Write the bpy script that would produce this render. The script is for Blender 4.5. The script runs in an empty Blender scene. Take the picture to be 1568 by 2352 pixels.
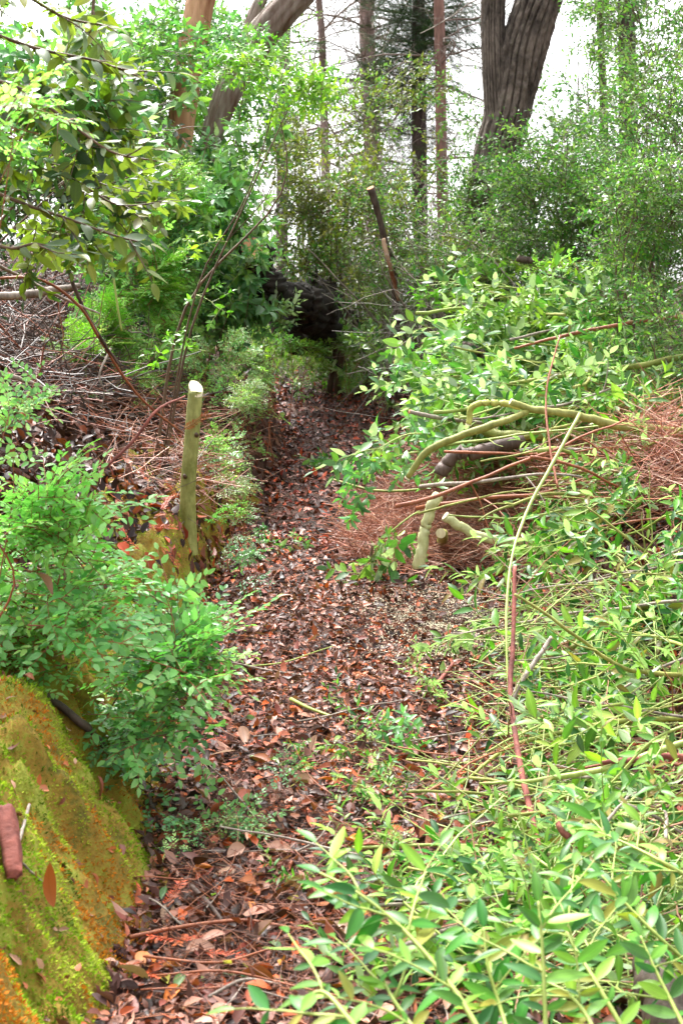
import bpy, math, random
import numpy as np
from mathutils import Matrix, Vector

# ------------------------------------------------------------------ camera, sky, sun, exposure
sc = bpy.context.scene
COL = sc.collection
CAM_Z, PITCH, F = 1.6, math.radians(5.0), 3231.0
cam_d = bpy.data.cameras.new('camera')
cam = bpy.data.objects.new('camera', cam_d); COL.objects.link(cam)
cam.location = (0, 0, CAM_Z); cam.rotation_euler = (math.pi/2 - PITCH, 0, 0)
cam_d.sensor_fit = 'VERTICAL'; cam_d.sensor_height = 36.4; cam_d.lens = 50
cam_d.clip_start = 0.05; cam_d.clip_end = 3000
cam_d.dof.use_dof = True; cam_d.dof.focus_distance = 7.0; cam_d.dof.aperture_fstop = 7.0
sc.camera = cam

SUN_EL, SUN_AZ = math.radians(62), math.radians(-25)
w = bpy.data.worlds.new('World'); sc.world = w; w.use_nodes = True
nt = w.node_tree; nt.nodes.clear()
sky = nt.nodes.new('ShaderNodeTexSky'); sky.sky_type = 'NISHITA'; sky.sun_disc = False
sky.sun_elevation = SUN_EL; sky.sun_rotation = SUN_AZ
sky.air_density = 1.0; sky.dust_density = 6.0; sky.ozone_density = 1.0
hs = nt.nodes.new('ShaderNodeHueSaturation'); hs.inputs['Saturation'].default_value = 0.12
bg = nt.nodes.new('ShaderNodeBackground'); bg.inputs['Strength'].default_value = 0.115
ou = nt.nodes.new('ShaderNodeOutputWorld')
nt.links.new(sky.outputs[0], hs.inputs['Color']); nt.links.new(hs.outputs[0], bg.inputs[0]); nt.links.new(bg.outputs[0], ou.inputs[0])
sun_d = bpy.data.lights.new('sun', 'SUN'); sun_d.energy = 1.5; sun_d.angle = math.radians(12); sun_d.color = (1, .97, .92)
sun = bpy.data.objects.new('sun', sun_d); COL.objects.link(sun)
sd = Vector((math.cos(SUN_EL)*math.sin(-SUN_AZ)*-1, math.cos(SUN_EL)*math.cos(SUN_AZ), math.sin(SUN_EL)))
sun.rotation_euler = sd.to_track_quat('Z', 'Y').to_euler()
sc.view_settings.view_transform = 'Standard'; sc.view_settings.look = 'None'
sc.view_settings.gamma = 1; sc.view_settings.use_curve_mapping = False
sc.view_settings.exposure = 2.45
sc.cycles.max_bounces = 6; sc.cycles.diffuse_bounces = 2; sc.cycles.glossy_bounces = 2
sc.cycles.transmission_bounces = 3; sc.cycles.transparent_max_bounces = 4
sc.cycles.caustics_reflective = False; sc.cycles.caustics_refractive = False

# ------------------------------------------------------------------ maths helpers
R = np.random.default_rng(7)
def rs(s): return np.random.default_rng(s)
CP, SP = math.cos(PITCH), math.sin(PITCH)
def P(u, v, Y):
    a = (u-784)/F; b = -(v-1176)/F
    d = np.array([a, CP + b*SP, -SP + b*CP]); k = Y/d[1]
    return np.array([d[0]*k, Y, CAM_Z + d[2]*k])
def proj(p):
    x, y, z = p[0], p[1], p[2]-CAM_Z
    f = y*CP - z*SP; up = y*SP + z*CP
    return 784 + F*x/f, 1176 - F*up/f
def _h(ix, iy, s):
    n = (ix*374761393 + iy*668265263 + s*974711) & 0xffffffff
    n = ((n ^ (n >> 13))*1274126177) & 0xffffffff
    return ((n ^ (n >> 16)) & 0xffff)/65535.0
def vnoise(x, y, s=0):
    x = np.asarray(x, float); y = np.asarray(y, float)
    ix = np.floor(x).astype(np.int64); iy = np.floor(y).astype(np.int64)
    fx = x-ix; fy = y-iy; fx = fx*fx*(3-2*fx); fy = fy*fy*(3-2*fy)
    a = _h(ix, iy, s); b = _h(ix+1, iy, s); c = _h(ix, iy+1, s); d = _h(ix+1, iy+1, s)
    return (a*(1-fx)+b*fx)*(1-fy) + (c*(1-fx)+d*fx)*fy - .5
def fbm(x, y, s=0, o=4):
    t = 0; a = 1
    for i in range(o):
        t = t + a*vnoise(x*2**i, y*2**i, s+i); a *= .5
    return t
XE = lambda y: np.interp(y, [0, 3.4, 4.0, 4.4, 5, 6, 7.5, 9, 10, 11, 13, 16, 20, 30], [-.52, -.53, -.56, -.60, -.65, -.68, -.74, -.72, -.62, -.50, -.50, -.70, -1., -1.2])
XR = lambda y: np.interp(y, [0, 4, 6, 9, 11, 13, 16, 20, 30], [.9, .9, .95, .68, .28, .15, .25, .3, .3])
def bank_t(x, y): return XE(y) + .05*fbm(x*0+3.1, y*1.7, 5, 3) + .05*vnoise(x*0+9.1, y*6.5, 6) - x
def sstep(t): t = np.clip(t, 0, 1); return t*t*(3-2*t)
def G(x, y):
    x = np.asarray(x, float); y = np.asarray(y, float)
    yc = np.clip(y, 0, 16)
    h = .0068*yc**2 + np.where(y > 16, 1.0*(1-np.exp(-np.clip(y-16, 0, None)*.2176)), 0)
    t = bank_t(x, y)
    bh = np.interp(y, [0, 3, 9, 11.5, 16, 25], [.50, .47, .5, .38, .3, .2])
    k = sstep(t/np.interp(y, [0, 6, 7, 9, 10], [.42, .42, .24, .24, .42]))
    h = h + bh*k + 1.55*(1-np.exp(-np.clip(t-.35, 0, None)*np.interp(y, [0, 5, 8, 30], [.25, .25, .34, .34])))
    q_ = y*5.2 + x*1.6 + .5*vnoise(x*2.2, y*2.2, 12); ridg = (np.abs(vnoise(q_, x*.8, 11))*-.38 + np.abs(vnoise(q_*2.3, x*1.8, 13))*-.07 + .05) + fbm(x*7, y*7, 21, 3)*.05
    h = h + ridg*sstep(t/.12)*np.where(t > .5, .5, 1)*np.where(y < 10, 1, .6)
    s = np.clip(x - XR(y) - .1, 0, None)
    h = h + .8*(1-np.exp(-s*.28)) + np.interp(y, [3, 5, 7, 13, 17], [.08, .22, .5, .6, .2])*sstep(s/1.2)
    h = h + .05*fbm(x*.9, y*.9, 31, 4) + .10*np.abs(fbm(x*9, y*7, 61, 3))*sstep(t/.1)*(y < 11) + .012*fbm(x*8, y*8, 41, 2)
    return h
def g(x, y): return float(G(x, y))
_YS = np.geomspace(2.5, 60, 260)
def gp(u, v):
    """where the camera ray through (u, v) meets the ground"""
    a = (u-784)/F; b = -(v-1176)/F; dy = CP+b*SP; X = _YS*a/dy; Z = CAM_Z+_YS*(-SP+b*CP)/dy
    d = Z-G(X, _YS); k = int(np.argmax(d <= 0))
    if d[k] > 0:
        p = P(u, v, 13.0); p[2] = g(p[0], 13.0); return p
    f = 0 if k == 0 else d[k-1]/(d[k-1]-d[k]); Y = _YS[k] if k == 0 else _YS[k-1]+(_YS[k]-_YS[k-1])*f
    p = P(u, v, Y); p[2] = g(p[0], Y); return p
def frames(d, n):
    d = np.atleast_2d(d).astype(float); n = np.atleast_2d(n).astype(float)
    d = d/np.linalg.norm(d, axis=1, keepdims=True)
    n = n - (n*d).sum(1, keepdims=True)*d
    bad = np.linalg.norm(n, axis=1) < 1e-4; n[bad] += [.3, .2, .9]
    n = n - (n*d).sum(1, keepdims=True)*d
    n = n/np.linalg.norm(n, axis=1, keepdims=True)
    return np.stack([np.cross(d, n), d, n], axis=2)
def unit(v): v = np.asarray(v, float); return v/np.linalg.norm(v)
def ground_n(x, y, e=.03):
    zx = (G(x+e, y)-G(x-e, y))/(2*e); zy = (G(x, y+e)-G(x, y-e))/(2*e)
    n = np.stack([-zx, -zy, np.ones_like(zx)], -1); return n/np.linalg.norm(n, axis=-1, keepdims=True)

# ------------------------------------------------------------------ mesh buffer
class Buf:
    def __init__(s): s.V = []; s.T = []; s.C = []; s.U = []; s.M = []; s.n = 0
    def add(s, v, t, c, u=None, m=0):
        v = np.asarray(v, np.float32).reshape(-1, 3); t = np.asarray(t, np.int64).reshape(-1, 3)
        c = np.asarray(c, np.float32)
        if c.ndim == 1: c = np.tile(c[:3], (len(v), 1))
        if u is None: u = np.zeros((len(v), 2), np.float32)
        s.V.append(v); s.T.append(t+s.n); s.C.append(c); s.U.append(np.asarray(u, np.float32)); s.M.append(np.full(len(t), m, np.int32)); s.n += len(v)
    def batch(s, tm, M, T, S, C, m=0):
        tv, tt, tu = tm; k = len(T)
        if k == 0: return
        S = np.asarray(S, float)
        if S.ndim == 0: S = np.full(k, float(S))
        if S.ndim == 1: S = np.repeat(S[:, None], 3, 1)
        L = tv[None]*S[:, None, :]
        V = np.einsum('kij,knj->kni', M, L) + np.asarray(T)[:, None, :]
        n = len(tv); t = (tt[None] + (np.arange(k)*n)[:, None, None]).reshape(-1, 3)
        s.add(V.reshape(-1, 3), t, np.repeat(np.asarray(C, float).reshape(-1, 3) if np.ndim(C) > 1 else np.tile(C, (k, 1)), n, 0), np.tile(tu, (k, 1)), m)
    def tube(s, pts, rad, sides=6, c=(.2, .15, .1), m=0, cap=True, bump=None):
        pts = np.asarray(pts, float); n = len(pts); rad = np.broadcast_to(np.asarray(rad, float), (n,)) if np.ndim(rad) < 1 or len(np.atleast_1d(rad)) == n else np.linspace(rad[0], rad[-1], n)
        d = np.gradient(pts, axis=0); d /= np.linalg.norm(d, axis=1, keepdims=True)+1e-9
        ref = np.array([0, 0, 1.]) if abs(d[0][2]) < .8 else np.array([1., 0, 0])
        a = np.cross(d, ref); a /= np.linalg.norm(a, axis=1, keepdims=True)+1e-9; b = np.cross(d, a)
        th = np.linspace(0, 2*math.pi, sides, endpoint=False)
        cs, sn = np.cos(th), np.sin(th)
        rr = np.repeat(rad[:, None], sides, 1)
        if bump is not None:
            L = np.concatenate([[0], np.cumsum(np.linalg.norm(np.diff(pts, axis=0), axis=1))])
            rr = rr*(1+bump(np.repeat(th[None], n, 0), np.repeat(L[:, None], sides, 1)))
        V = pts[:, None] + rr[..., None]*(cs[None, :, None]*a[:, None] + sn[None, :, None]*b[:, None])
        i = np.arange(n-1)[:, None]*sides; j = np.arange(sides)[None]; j2 = (j+1) % sides
        A = i+j; B = i+j2; Cc = i+sides+j2; D = i+sides+j
        T = np.concatenate([np.stack([A, B, Cc], -1).reshape(-1, 3), np.stack([A, Cc, D], -1).reshape(-1, 3)])
        V = V.reshape(-1, 3)
        U = np.stack([np.tile(th/(2*math.pi), n), np.repeat(np.linspace(0, 1, n), sides)], 1)
        if cap:
            V = np.vstack([V, pts[0], pts[-1]]); U = np.vstack([U, [0, 0], [0, 1]])
            k = n*sides; j = np.arange(sides); j2 = (j+1) % sides
            T = np.vstack([T, np.stack([np.full(sides, k), j2, j], 1), np.stack([np.full(sides, k+1), (n-1)*sides+j, (n-1)*sides+j2], 1)])
        s.add(V, T, c, U, m)
    def mesh(s, name, mats, smooth=True):
        me = bpy.data.meshes.new(name)
        V = np.concatenate(s.V); T = np.concatenate(s.T).astype(np.int32); C = np.concatenate(s.C); U = np.concatenate(s.U); M = np.concatenate(s.M)
        nt_ = len(T)
        me.vertices.add(len(V)); me.vertices.foreach_set('co', V.ravel())
        me.loops.add(nt_*3); me.loops.foreach_set('vertex_index', T.ravel())
        me.polygons.add(nt_); me.polygons.foreach_set('loop_start', np.arange(0, nt_*3, 3, dtype=np.int32))
        try: me.polygons.foreach_set('loop_total', np.full(nt_, 3, np.int32))
        except Exception: pass
        me.polygons.foreach_set('material_index', M)
        me.polygons.foreach_set('use_smooth', np.full(nt_, smooth, bool))
        a = me.attributes.new('tint', 'FLOAT_COLOR', 'POINT'); a.data.foreach_set('color', np.hstack([C, np.ones((len(C), 1), np.float32)]).astype(np.float32).ravel())
        b = me.attributes.new('leafuv', 'FLOAT2', 'POINT'); b.data.foreach_set('vector', U.ravel())
        for m in (mats if isinstance(mats, (list, tuple)) else [mats]): me.materials.append(m)
        me.update(); me.validate()
        return me

def obj(name, me, parent=None, M=None, T=None, S=1.0):
    o = bpy.data.objects.new(name, me); COL.objects.link(o)
    if parent is not None: o.parent = parent
    if T is not None or M is not None:
        m = Matrix.Identity(4)
        if M is not None:
            for i in range(3):
                for j in range(3): m[i][j] = float(M[i][j])*S
        elif S != 1: m = Matrix.Scale(S, 4)
        if T is not None:
            for i in range(3): m[i][3] = float(T[i])
        o.matrix_basis = m
    return o
def tag(o, label=None, cat=None, group=None, kind=None):
    if label: o['label'] = label
    if cat: o['category'] = cat
    if group: o['group'] = group
    if kind: o['kind'] = kind
    return o
def empty(name, loc, label, cat, group=None):
    e = bpy.data.objects.new(name, None); COL.objects.link(e); e.empty_display_size = .05
    e.location = [float(q) for q in loc]; return tag(e, label, cat, group)

# ------------------------------------------------------------------ materials
def mat_base(name):
    m = bpy.data.materials.new(name); m.use_nodes = True; n = m.node_tree; n.nodes.clear()
    return m, n, (lambda t, **k: mk(n, t, **k))
def mk(n, t, **k):
    x = n.nodes.new(t)
    for a, b in k.items():
        if a.startswith('i_'):
            key = a[2:]; key = int(key) if key.isdigit() else key.replace('_', ' ')
            x.inputs[key].default_value = b
        else: setattr(x, a, b)
    return x
def math_(n, op, a, b=None, c=None, clamp=False):
    x = n.nodes.new('ShaderNodeMath'); x.operation = op; x.use_clamp = clamp
    for i, q in enumerate((a, b, c)):
        if q is None: continue
        if isinstance(q, (int, float)): x.inputs[i].default_value = q
        else: n.links.new(q, x.inputs[i])
    return x.outputs[0]
def mixc(n, f, a, b, mode='MIX'):
    x = n.nodes.new('ShaderNodeMix'); x.data_type = 'RGBA'; x.blend_type = mode
    for i, q in ((0, f), (6, a), (7, b)):
        if isinstance(q, (int, float)): x.inputs[i].default_value = q
        elif isinstance(q, (tuple, list)): x.inputs[i].default_value = (*q, 1)[:4]
        else: n.links.new(q, x.inputs[i])
    return x.outputs[2]
def leaf_mat(name, rough=.38, trans=.35, veins='mid', spec=.5, hvar=.03, vvar=.35, under=None, veincol=1.5):
    m, n, N = mat_base(name); L = n.links
    at = N('ShaderNodeAttribute', attribute_name='tint'); uv = N('ShaderNodeAttribute', attribute_name='leafuv')
    oi = N('ShaderNodeObjectInfo')
    sep = N('ShaderNodeSeparateXYZ'); L.new(uv.outputs['Vector'], sep.inputs[0])
    hsv = N('ShaderNodeHueSaturation')
    L.new(at.outputs['Color'], hsv.inputs['Color'])
    L.new(math_(n, 'MULTIPLY_ADD', oi.outputs['Random'], hvar*2, .5-hvar), hsv.inputs['Hue'])
    L.new(math_(n, 'MULTIPLY_ADD', oi.outputs['Random'], -vvar, 1+vvar*.5), hsv.inputs['Value'])
    ax = math_(n, 'ABSOLUTE', sep.outputs[0])
    col = hsv.outputs[0]
    if veins:
        mid = math_(n, 'SUBTRACT', 1, math_(n, 'MULTIPLY', ax, 9), clamp=True)
        if veins == 'mid':
            t = math_(n, 'SUBTRACT', math_(n, 'MULTIPLY', sep.outputs[1], 11), math_(n, 'MULTIPLY', ax, 4))
            w_ = math_(n, 'ABSOLUTE', math_(n, 'SUBTRACT', math_(n, 'FRACT', t), .5))
            side = math_(n, 'MULTIPLY', math_(n, 'SUBTRACT', 1, math_(n, 'MULTIPLY', w_, 6), clamp=True), .55)
        else:
            prof = math_(n, 'SUBTRACT', ax, math_(n, 'MULTIPLY', math_(n, 'SINE', math_(n, 'MULTIPLY', sep.outputs[1], math.pi)), .17))
            side = math_(n, 'MULTIPLY', math_(n, 'SUBTRACT', 1, math_(n, 'MULTIPLY', math_(n, 'ABSOLUTE', prof), 16), clamp=True), .7)
        f = math_(n, 'MAXIMUM', mid, side)
        col = mixc(n, math_(n, 'MULTIPLY', f, .5), col, mixc(n, 1.0, col, (veincol, veincol, veincol*.9), 'MULTIPLY'))
    sp_ = N('ShaderNodeTexVoronoi', i_Scale=90.0); spn = N('ShaderNodeTexNoise', i_Scale=9.0)
    col = mixc(n, math_(n, 'MULTIPLY', math_(n, 'LESS_THAN', sp_.outputs['Distance'], .22), math_(n, 'GREATER_THAN', spn.outputs[0], .64)), col, (.13, .07, .03))
    if under is not None:
        ge = N('ShaderNodeNewGeometry')
        col = mixc(n, ge.outputs['Backfacing'], col, under)
    ns = N('ShaderNodeTexNoise', i_Scale=35.0, i_Detail=3.0)
    col = mixc(n, math_(n, 'MULTIPLY', ns.outputs[0], .5), col, mixc(n, 1.0, col, (.6, .55, .5), 'MULTIPLY'))
    pb = N('ShaderNodeBsdfPrincipled'); L.new(col, pb.inputs['Base Color']); pb.inputs['Roughness'].default_value = rough
    pb.inputs['Specular IOR Level'].default_value = spec
    tr = N('ShaderNodeBsdfTranslucent'); L.new(mixc(n, 1.0, col, (1.15, 1.5, .6), 'MULTIPLY'), tr.inputs['Color'])
    mx = N('ShaderNodeMixShader'); mx.inputs[0].default_value = trans
    L.new(pb.outputs[0], mx.inputs[1]); L.new(tr.outputs[0], mx.inputs[2])
    o = N('ShaderNodeOutputMaterial'); L.new(mx.outputs[0], o.inputs[0]); return m
def wood_mat(name, c1, c2, scale=30, rough=.75, bump=.4, stretch=(1, 1, .15), tint=False, wet=.4, noise_map='Object', moss=None):
    m, n, N = mat_base(name); L = n.links
    tc = N('ShaderNodeTexCoord'); mp = N('ShaderNodeMapping'); mp.inputs['Scale'].default_value = stretch
    L.new(tc.outputs[noise_map], mp.inputs[0])
    a = N('ShaderNodeTexNoise', i_Scale=float(scale), i_Detail=6.0, i_Roughness=.65); L.new(mp.outputs[0], a.inputs[0])
    b = N('ShaderNodeTexNoise', i_Scale=scale*.17, i_Detail=3.0); L.new(mp.outputs[0], b.inputs[0])
    f = math_(n, 'MULTIPLY_ADD', math_(n, 'ADD', a.outputs[0], b.outputs[0]), 2.2, -1.7, clamp=True)
    col = mixc(n, f, c1, c2)
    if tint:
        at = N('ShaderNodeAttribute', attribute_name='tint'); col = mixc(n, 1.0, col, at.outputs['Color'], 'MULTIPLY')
    if moss:
        q = N('ShaderNodeTexNoise', i_Scale=5.0, i_Detail=5.0); L.new(tc.outputs[noise_map], q.inputs[0])
        col = mixc(n, math_(n, 'MULTIPLY_ADD', q.outputs[0], 6, -3.2, clamp=True), col, moss)
    pb = N('ShaderNodeBsdfPrincipled'); L.new(col, pb.inputs['Base Color']); pb.inputs['Roughness'].default_value = rough; pb.inputs['Specular IOR Level'].default_value = wet
    bp = N('ShaderNodeBump', i_Strength=bump, i_Distance=.01); L.new(a.outputs[0], bp.inputs['Height']); L.new(bp.outputs[0], pb.inputs['Normal'])
    o = N('ShaderNodeOutputMaterial'); L.new(pb.outputs[0], o.inputs[0]); return m
def ground_mat(name, cols, scale, rough=.8, spec=.3, bump=.8):
    m, n, N = mat_base(name); L = n.links
    tc = N('ShaderNodeTexCoord')
    a = N('ShaderNodeTexNoise', i_Scale=float(scale), i_Detail=8.0, i_Roughness=.7); L.new(tc.outputs['Object'], a.inputs[0])
    b = N('ShaderNodeTexNoise', i_Scale=scale*.12, i_Detail=4.0); L.new(tc.outputs['Object'], b.inputs[0])
    r = N('ShaderNodeValToRGB'); els = r.color_ramp.elements
    while len(els) < len(cols): els.new(.5)
    for i, (p, c) in enumerate(cols): els[i].position = p; els[i].color = (*c, 1)
    L.new(math_(n, 'MULTIPLY_ADD', a.outputs[0], .45, math_(n, 'MULTIPLY', b.outputs[0], .6)), r.inputs[0])
    pb = N('ShaderNodeBsdfPrincipled'); L.new(r.outputs[0], pb.inputs['Base Color']); pb.inputs['Roughness'].default_value = rough; pb.inputs['Specular IOR Level'].default_value = spec
    bp = N('ShaderNodeBump', i_Strength=bump, i_Distance=.02); L.new(a.outputs[0], bp.inputs['Height']); L.new(bp.outputs[0], pb.inputs['Normal'])
    o = N('ShaderNodeOutputMaterial'); L.new(pb.outputs[0], o.inputs[0]); return m

M_LEAF = leaf_mat('glossy_leaf', .34, .38, 'mid')
M_LEAFU = leaf_mat('tanoak_leaf', .36, .35, 'mid', under=(.46, .54, .42))
M_TANL = leaf_mat('hanging_tanoak_leaf', .36, .45, 'mid', under=(.20, .24, .05))
M_LANCE = leaf_mat('three_vein_leaf', .42, .42, 'three', spec=.36, under=(.34, .46, .27), veincol=1.9)
M_SMALL = leaf_mat('small_leaf', .33, .45, None)
M_DEAD = leaf_mat('dead_leaf', .46, .10, 'mid', spec=.3, hvar=.012, vvar=.5, veincol=.75)
M_NEEDLE = leaf_mat('needle', .5, .3, None, hvar=.02)
M_STEMG = wood_mat('green_shoot', (.20, .27, .05), (.34, .40, .10), 60, .5, .15)
M_STEMB = wood_mat('brown_twig', (.06, .035, .02), (.16, .10, .06), 80, .6, .3)
M_STEMR = wood_mat('red_twig', (.17, .045, .02), (.38, .13, .06), 80, .5, .3)
M_GREY = wood_mat('grey_dead_wood', (.13, .10, .08), (.36, .30, .25), 60, .7, .5)
M_OLIVEBARK = wood_mat('olive_bark', (.15, .16, .03), (.36, .37, .12), 35, .6, .35, (1, 1, .5), tint=True)
M_PALE = wood_mat('pale_green_bark', (.34, .36, .14), (.60, .60, .34), 35, .6, .35, (1, 1, .5))
M_CUT = wood_mat('cut_wood', (.62, .52, .32), (.85, .78, .58), 40, .7, .2)
M_CUTO = wood_mat('orange_cut_wood', (.40, .15, .06), (.72, .38, .20), 12, .7, .3)
M_RED = wood_mat('red_brown_bark', (.10, .026, .02), (.30, .085, .06), 25, .8, .8)
M_DARK = wood_mat('hollow_shade_bark', (.008, .006, .005), (.035, .024, .018), 14, .8, 1.0)  # near black: the shade of the hollow is put into this colour
M_ROOT = wood_mat('dark_root', (.03, .018, .014), (.13, .085, .07), 40, .6, .6)
M_FIR = wood_mat('furrowed_bark', (.03, .022, .018), (.19, .15, .125), 30, .9, 1.0, (1, 1, .45), tint=True)
M_MADRONE = wood_mat('madrone_bark', (.13, .045, .02), (.40, .30, .22), 16, .65, .7, (1, 1, .10), tint=True)
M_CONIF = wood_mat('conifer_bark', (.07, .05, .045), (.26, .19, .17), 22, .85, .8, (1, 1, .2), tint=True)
M_GRASS = leaf_mat('grass_blade', .5, .4, None)
M_CHIP = wood_mat('sawdust_chip', (.50, .42, .28), (.78, .70, .52), 40, .8, .1)
M_MOSS = ground_mat('moss', [(.30, (.055, .035, .008)), (.42, (.15, .13, .015)), (.50, (.27, .16, .02)), (.60, (.24, .26, .025)), (.72, (.34, .36, .06))], 60)
M_SOIL = ground_mat('humus', [(.30, (.012, .006, .004)), (.5, (.045, .019, .012)), (.7, (.12, .05, .03))], 26, .7, .25)
M_DUFF = ground_mat('forest_duff', [(.30, (.012, .006, .004)), (.5, (.05, .02, .012)), (.7, (.13, .055, .03))], 20, .8, .2)

# ------------------------------------------------------------------ ground
def terrain():
    xs = np.concatenate([-np.geomspace(3.2, 400, 40)[::-1], np.arange(-3.1, -1.6, .05), np.arange(-1.6, -.3, .018), np.arange(-.3, 1.4, .04), np.arange(1.4, 3.2, .08), np.geomspace(3.3, 400, 40)])
    ys = np.concatenate([[-60, -20, -8, -3, 0], np.arange(1.5, 3, .1), np.arange(3, 6.5, .022), np.arange(6.5, 10, .04), np.arange(10, 18, .09), np.geomspace(18.2, 900, 50)])
    X, Y = np.meshgrid(xs, ys); Z = G(X, Y)
    V = np.stack([X, Y, Z], -1).reshape(-1, 3); nx = len(xs); ny = len(ys)
    i = np.arange(ny-1)[:, None]*nx; j = np.arange(nx-1)[None]
    A = (i+j).ravel(); q = np.stack([A, A+1, A+nx+1, A+nx], 1)
    c = V[q].mean(1); t = bank_t(c[:, 0], c[:, 1])
    bank = (t > -.02) & (t < .62) & (c[:, 1] > 2.2) & (c[:, 1] < 10.5)
    trail = (~bank) & (t <= 0) & (c[:, 0] < XR(c[:, 1])) & (c[:, 1] > 0) & (c[:, 1] < 18)
    for name, mask, m, lab in (('ground', ~(bank | trail), M_DUFF, 'brown forest floor rising on both sides of the trail'), ('trail', trail, M_SOIL, 'dark humus trail bed under the fallen leaves'), ('mossy_bank', bank, M_MOSS, 'steep mossy cut bank along the left edge of the trail')):
        Q = q[mask]; idx, inv = np.unique(Q, return_inverse=True); Q = inv.reshape(-1, 4)
        b = Buf(); b.add(V[idx], np.vstack([Q[:, [0, 1, 2]], Q[:, [0, 2, 3]]]), (.5, .5, .5))
        tag(obj(name, b.mesh(name, m)), lab, kind='structure')
terrain()

# ------------------------------------------------------------------ leaf templates: (verts, tris, uv); Y along, X across, Z normal
def leaf_tm(w=.42, rows=(0, .12, .3, .5, .72, .9, 1), prof=None, fold=.25, curl=.25, twist=0, serr=0):
    rows = list(rows)
    if prof is None: prof = lambda t: math.sin(math.pi*min(1, t)**.85)**.8
    V = []; U = []; T = []
    for k, t in enumerate(rows):
        hw = .5*w*max(0, prof(t)) if 0 < t < 1 else 0
        if serr and k % 2: hw *= 1-serr
        z0 = -curl*t*t; tw = twist*t
        V.append((0, t, z0)); U.append((0, t))
        if hw > 0:
            V.append((-hw*math.cos(tw), t, z0+fold*hw + hw*math.sin(tw))); U.append((-hw/(.5*w)*.5, t))
            V.append((hw*math.cos(tw), t, z0+fold*hw - hw*math.sin(tw))); U.append((hw/(.5*w)*.5, t))
    idx = []; i = 0
    for t in rows:
        if 0 < t < 1: idx.append((i, i+1, i+2)); i += 3
        else: idx.append((i, None, None)); i += 1
    for a, b in zip(idx[:-1], idx[1:]):
        for s in (1, 2):
            if a[s] is None and b[s] is not None: tri = [(a[0], b[0], b[s])]
            elif b[s] is None and a[s] is not None: tri = [(a[0], b[0], a[s])]
            else: tri = [(a[0], b[0], b[s]), (a[0], b[s], a[s])]
            for x in tri: T.append(x if s == 1 else (x[0], x[2], x[1]))
    T = [(x[0], x[2], x[1]) for x in T]
    V = np.array(V, float)
    a, b, c = V[T[0][0]], V[T[0][1]], V[T[0][2]]
    if np.cross(b-a, c-a)[2] < 0: T = [(x[0], x[2], x[1]) for x in T]
    return V, np.array(T), np.array(U, float)
TM_FINE = leaf_tm(.44, (0, .5, 1), lambda t: 1, .3, .15)
TM_SMALL = leaf_tm(.5, (0, .3, .7, 1), lambda t: .95 if t < .5 else .8, .25, .15)
TM_MED = leaf_tm(.42, (0, .2, .5, .8, 1), None, .3, .3)
TM_BIG = leaf_tm(.42, (0, .08, .2, .34, .48, .62, .76, .88, 1), None, .3, .25)
TM_BIG2 = leaf_tm(.40, (0, .08, .2, .34, .48, .62, .76, .88, 1), None, .15, -.15, .5)
TM_TAN = leaf_tm(.47, (0, .15, .35, .55, .8, 1), None, .2, .08)
TM_LANCE = leaf_tm(.34, (0, .2, .5, .8, 1), None, .35, .25)
TM_NEED = leaf_tm(.2, (0, .5, 1), lambda t: 1, .2, .1)
TM_BLADE = leaf_tm(.035, (0, .3, .6, 1), lambda t: 1 if t < .5 else .7, .2, .55)
TM_DEAD = [leaf_tm(.45, (0, .1, .25, .42, .6, .78, .92, 1), None, .3+f, c, tw) for f, c, tw in ((.4, .3, .3), (-.2, -.35, -.6), (.6, .1, .8), (.2, .5, -1.0), (-.3, .2, .2), (1.0, -.2, .1))]
TM_DEADS = [leaf_tm(.45, (0, .25, .6, 1), lambda t: .95, f, c, tw) for f, c, tw in ((.4, .3, .3), (-.2, -.3, -.6), (.7, .1, .8), (.2, .4, -1.0))]
def jit(r, c, n, v=.25, h=.08):
    c = np.asarray(c, float)[None]*(1+v*(r.random((n, 1))*2-1)); return np.clip(c*(1+h*(r.random((n, 3))*2-1)), 0, 1)
def pick(r, cols, n, v=.25):
    cols = np.array(cols, float); return np.clip(cols[r.integers(0, len(cols), n)]*(1+v*(r.random((n, 1))*2-1)), 0, 1)

# ------------------------------------------------------------------ curves
def curve(r, p0, d, L, n=8, wob=.12, droop=0.):
    p = [np.asarray(p0, float)]; d = unit(d); st = L/(n-1)
    for i in range(n-1):
        d = unit(d + r.normal(0, wob, 3) + np.array([0, 0, -droop])); p.append(p[-1]+d*st)
    return np.array(p)
def spline(pts, n=24):
    pts = np.asarray(pts, float); k = len(pts)
    P0 = np.vstack([2*pts[0]-pts[1], pts, 2*pts[-1]-pts[-2]]); out = []
    for t in np.linspace(0, k-1-1e-6, n):
        i = int(t); f = t-i; a, b, c, d = P0[i:i+4]
        out.append(.5*((2*b)+(-a+c)*f+(2*a-5*b+4*c-d)*f*f+(-a+3*b-3*c+d)*f**3))
    return np.array(out)

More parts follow.
